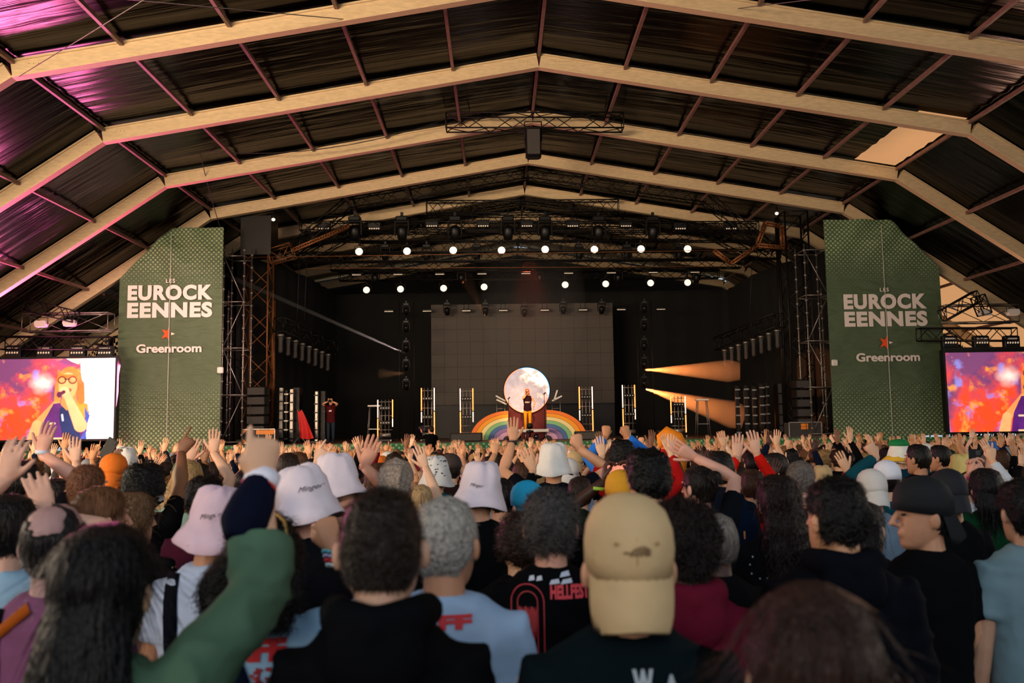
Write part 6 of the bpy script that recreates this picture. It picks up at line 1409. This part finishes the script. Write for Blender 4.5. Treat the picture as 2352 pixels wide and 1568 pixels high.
# ================================================================== the rest of the crowd
POSES = {
 'arms down': {},
 'one arm straight up': {1: ((.26, .12, 1.88), (1, 0, -.3), (.08, .05, 1), 'open', (0, 1, 0))},
 'both arms up': {1: ((.30, .10, 1.86), (1, 0, -.3), (.15, 0, 1), 'open', (0, 1, 0)), -1: ((-.30, .12, 1.85), (-1, 0, -.3), (-.15, 0, 1), 'open', (0, 1, 0))},
 'hand waving': {-1: ((-.34, .18, 1.80), (-1, 0, -.6), (-.4, 0, 1), 'wave', (0, 1, 0))},
 'both hands waving': {1: ((.36, .2, 1.76), (1, 0, -.6), (.5, .1, 1), 'wave', (0, 1, 0)), -1: ((-.2, .22, 1.84), (-1, 0, -.6), (.3, .1, 1), 'wave', (0, 1, 0))},
 'fist raised': {1: ((.24, .15, 1.84), (1, 0, -.5), (0, .1, 1), 'fist', (0, 1, 0))},
 'finger pointing up': {-1: ((-.24, .15, 1.85), (-1, 0, -.5), (.05, .1, 1), 'point', (0, 1, 0))},
 'arms forward': {1: ((.15, .42, 1.62), (1, 0, -1), (.1, .6, 1), 'relaxed', (0, 1, 0)), -1: ((-.15, .42, 1.62), (-1, 0, -1), (-.1, .6, 1), 'relaxed', (0, 1, 0))},
}
HAIRC = {'black': '#0d0a09', 'dark brown': '#2a1a12', 'brown': '#4a2e1e', 'light brown': '#76502f', 'blond': '#b08a55', 'grey': '#7c756e'}
SHIRTC = {'black': '#090a0c', 'navy': '#10182c', 'charcoal': '#26282c', 'white': '#d2d4d8', 'grey': '#7c8084', 'red': '#b41818', 'orange': '#e8640f', 'teal': '#165058', 'green': '#2c5a38', 'blue': '#2c5cae', 'maroon': '#5a1424', 'beige': '#b89c74', 'yellow': '#d8a828', 'pink': '#d8a0b0'}
SW = dict(black=40, navy=12, charcoal=12, white=7, grey=6, red=4, orange=3, teal=3, green=3, blue=4, maroon=4, beige=4, yellow=2, pink=2)
HW = {'black': 22, 'dark brown': 34, 'brown': 24, 'light brown': 10, 'blond': 7, 'grey': 4}
def pick(d): ks = list(d); return rng.choice(ks, p=np.array([d[k] for k in ks])/sum(d.values()))
styles = {'short': 44, 'messy': 12, 'long': 16, 'bob': 7, 'pony': 8, 'bun': 4, 'buzz': 7, 'curly': 6}
STYLE_TXT = {'short': 'short', 'messy': 'tousled', 'long': 'long straight', 'bob': 'shoulder-length', 'pony': 'ponytailed', 'bun': 'bunned', 'buzz': 'cropped', 'curly': 'curly'}
meshlib = {}
def lib_body(pose, sleeve):
    k = ('b', pose, sleeve)
    if k not in meshlib:
        ms = build_meshes(armset(POSES[pose]), None, hi=False, sleeve=sleeve)
        meshlib[k] = {a: (remesh(g.mesh(a), .022, .8, 2) if a == 'shirt' else g.mesh(a)) for a, g in ms.items()}
    return meshlib[k]
def lib_hair(style, v, hatted=False):
    k = ('h', style, v, hatted)
    if k not in meshlib:
        meshlib[k] = hair_g(style, 16, v*7+1, .3 if hatted else 1, hatted).mesh('hair')
        if not hatted: meshlib[k] = strands(meshlib[k], style, 900, v)
    return meshlib[k]
def lib_hat(kind, v):
    k = ('t', kind, v)
    if k not in meshlib:
        if kind == 'bucket': meshlib[k] = (bucket_g(v*3).mesh('hat'), None)
        else: d, b = cap_g(kind == 'cap_back'); meshlib[k] = (d.mesh('hat'), b.mesh('brim'))
    return meshlib[k]
HATC = {'white': '#e4dfd6', 'black': '#0d0e12', 'beige': '#c8a878', 'orange': '#e8741c', 'blue': '#2868b8', 'green': '#2f6a48', 'grey': '#8a8c90'}
def halfw(y): return .60*y+.5
spots = []
def far_enough(x, y, dmin, lst): return all((x-a)**2+((y-b)*1.0)**2 > dmin*dmin for a, b in lst)
y = 2.2; row = 0
cand = []
while y < 33.6:
    dx = .64 if y < 8 else (.70 if y < 16 else .78); n = int(2*halfw(y)/dx)
    for i in range(n+1):
        x = -halfw(y)+i*dx+(row % 2)*dx/2+rng.uniform(-.13, .13); yy = y+rng.uniform(-.15, .15)
        cand.append((x+.0195*yy, yy))
    y += .62 if y < 8 else (.72 if y < 16 else .85); row += 1
occ = list(HEROES)
good = []
for x, yy in cand:
    if yy < 9.6:
        if not far_enough(x, yy, .52, occ): continue
        # keep sight lines to the measured people open: nobody in front of their heads
        if yy < 2.9 : continue
    if abs(x-Pc.x) < 1.0 and abs(yy-31.5) < .9: continue
    good.append((x, yy)); occ.append((x, yy)) if yy < 10 else None
good.sort(key=lambda p: p[1])
NEAR = 300-len(HEROES)-4
near, far = good[:NEAR], good[NEAR:]
used = {}
def zone(x, y):
    p = x/y
    for lim, t in ((-.46, 'below the white-lit screen'), (-.30, 'below the olive banner'), (-.17, 'before the lattice tower'), (-.05, 'before the first light towers'), (.10, 'before the rainbow'), (.20, 'before the fifth light tower'), (.34, 'before the speaker stack'), (.47, 'below the dark green banner')):
        if p < lim: return t
    return 'below the cropped screen'
def depthword(y): return 'close' if y < 4.5 else 'mid-crowd' if y < 7 else 'further in' if y < 9.5 else 'deep in the crowd'
for x, yy in near:
    if yy < 5.5: hgt = rng.uniform(1.50, 1.64)
    elif yy < 9: hgt = rng.uniform(1.56, 1.72)
    else: hgt = rng.uniform(1.58, 1.80)
    s = hgt/1.75; tries = 0
    while True:
        pn = rng.choice(list(POSES), p=[.50, .10, .09, .09, .06, .05, .05, .06]) if yy > 5.5 else rng.choice(['arms down', 'one arm straight up', 'fist raised'], p=[.9, .05, .05])
        sc = pick(SW); hc = pick(HW); stl = pick(styles); hat = rng.choice(['', 'cap_back', 'cap_front', 'bucket'], p=[.84, .06, .05, .05]); sl = 'long' if rng.rand() < .35 else 'short'
        if hat: stl = rng.choice(['short', 'long', 'bob'])
        htc = rng.choice(list(HATC)) if hat else ''
        hd = ('%s %s' % (htc, {'cap_back': 'backwards cap', 'cap_front': 'cap', 'bucket': 'bucket hat'}[hat])) if hat else '%s %s hair' % (STYLE_TXT[stl], hc)
        lab = 'person with %s, %s top, %s, %s' % (hd, sc, pn, zone(x, yy)); tries += 1
        if lab not in used: break
        if tries > 8: lab += ', '+depthword(yy); break
    if len(lab.replace('-', ' ').split()) > 16: lab = lab.replace('person with ', 'person, ')
    if len(lab.replace('-', ' ').split()) > 16: lab = lab.replace(' in the crowd', '').replace(' hair,', ',')
    used[lab] = 1
    ms = dict(lib_body(pn, sl)); ms['hair'] = lib_hair(stl, int(rng.randint(3)), bool(hat))
    if hat:
        a_, b_ = lib_hat(hat, int(rng.randint(2))); ms['hat'] = a_
        if b_: ms['brim'] = b_
    sk = SKINS[rng.choice(len(SKINS), p=[.24, .18, .2, .14, .16, .05, .03])]
    person(lab, x, yy, s, rng.uniform(-.25, .25), ms, dict(body=sk, shirt=SHIRTC[sc], hair=HAIRC[hc], hat=HATC.get(htc, '#fff'), trousers='#12151c'), group='people in the crowd', hairmat='curl' if stl in ('curly', 'messy') else 'hair')
# the far rows, one joined object
lowlib = []
def tri(g): 
    out = []
    for f in g.f:
        for i in range(1, len(f)-1): out.append((f[0], f[i], f[i+1]))
    return np.array(g.v), np.array(out)
for pn in POSES:
    for st in ('short', 'long', 'messy'):
        ms = build_meshes(armset(POSES[pn]), st, n=8, sleeve='short', lod=0, pants=False, seed=3)
        ms.pop('shoes', None); tr = G().loft([[Vector((.17*math.sin(q), .12*math.cos(q), z)) for q in [-2*PI*k/6 for k in range(6)]] for z in (0, .82)]); ms['trousers'] = tr
        lowlib.append((pn, st, {k: tri(g) for k, g in ms.items()}))
names = list(POSES); pw = np.array([.42, .13, .11, .10, .09, .05, .04, .06]); V = []; T = []; Cc = []; nb = 0
for x, yy in far:
    pn = rng.choice(names, p=pw); st = rng.choice(['short', 'long', 'messy'], p=[.6, .25, .15]); parts = [l for l in lowlib if l[0] == pn and l[1] == st][0][2]
    s = rng.uniform(1.52, 1.78)/1.75; a = rng.uniform(-.3, .3); ca_, sa = math.cos(a), math.sin(a); mir = -1 if rng.rand() < .5 else 1
    cs = dict(body=lin(SKINS[rng.choice(5)]), shirt=lin(SHIRTC[pick(SW)]), hair=lin(HAIRC[pick(HW)]), trousers=(.01, .012, .016))
    for k, (v, t) in parts.items():
        w_ = v*s*np.array([mir, 1, 1]); P = np.stack([w_[:, 0]*ca_-w_[:, 1]*sa+x, w_[:, 0]*sa+w_[:, 1]*ca_+yy, w_[:, 2]+gz(yy)], 1)
        V.append(P); T.append((t if mir > 0 else t[:, ::-1])+nb); nb += len(P); Cc.append(np.tile(np.array([*cs[k], 1.0]), (len(P), 1)))
V = np.concatenate(V); T = np.concatenate(T); Cc = np.concatenate(Cc)
me = bpy.data.meshes.new('crowd'); me.vertices.add(len(V)); me.vertices.foreach_set('co', V.ravel()); me.loops.add(T.size); me.loops.foreach_set('vertex_index', T.ravel().astype(np.int32))
me.polygons.add(len(T)); me.polygons.foreach_set('loop_start', np.arange(len(T))*3); me.polygons.foreach_set('loop_total', np.full(len(T), 3)); me.polygons.foreach_set('use_smooth', np.ones(len(T), bool)); me.update()
ca = me.color_attributes.new('col', 'FLOAT_COLOR', 'POINT'); ca.data.foreach_set('color', Cc.ravel())
tag(link('crowd', me, MM['crowd']), 'densely packed far rows of the crowd with raised hands before the stage', 'crowd', kind='stuff')
print('people near', len(near), 'far', len(far), 'tris', len(T), 'heroes', len(HEROES))
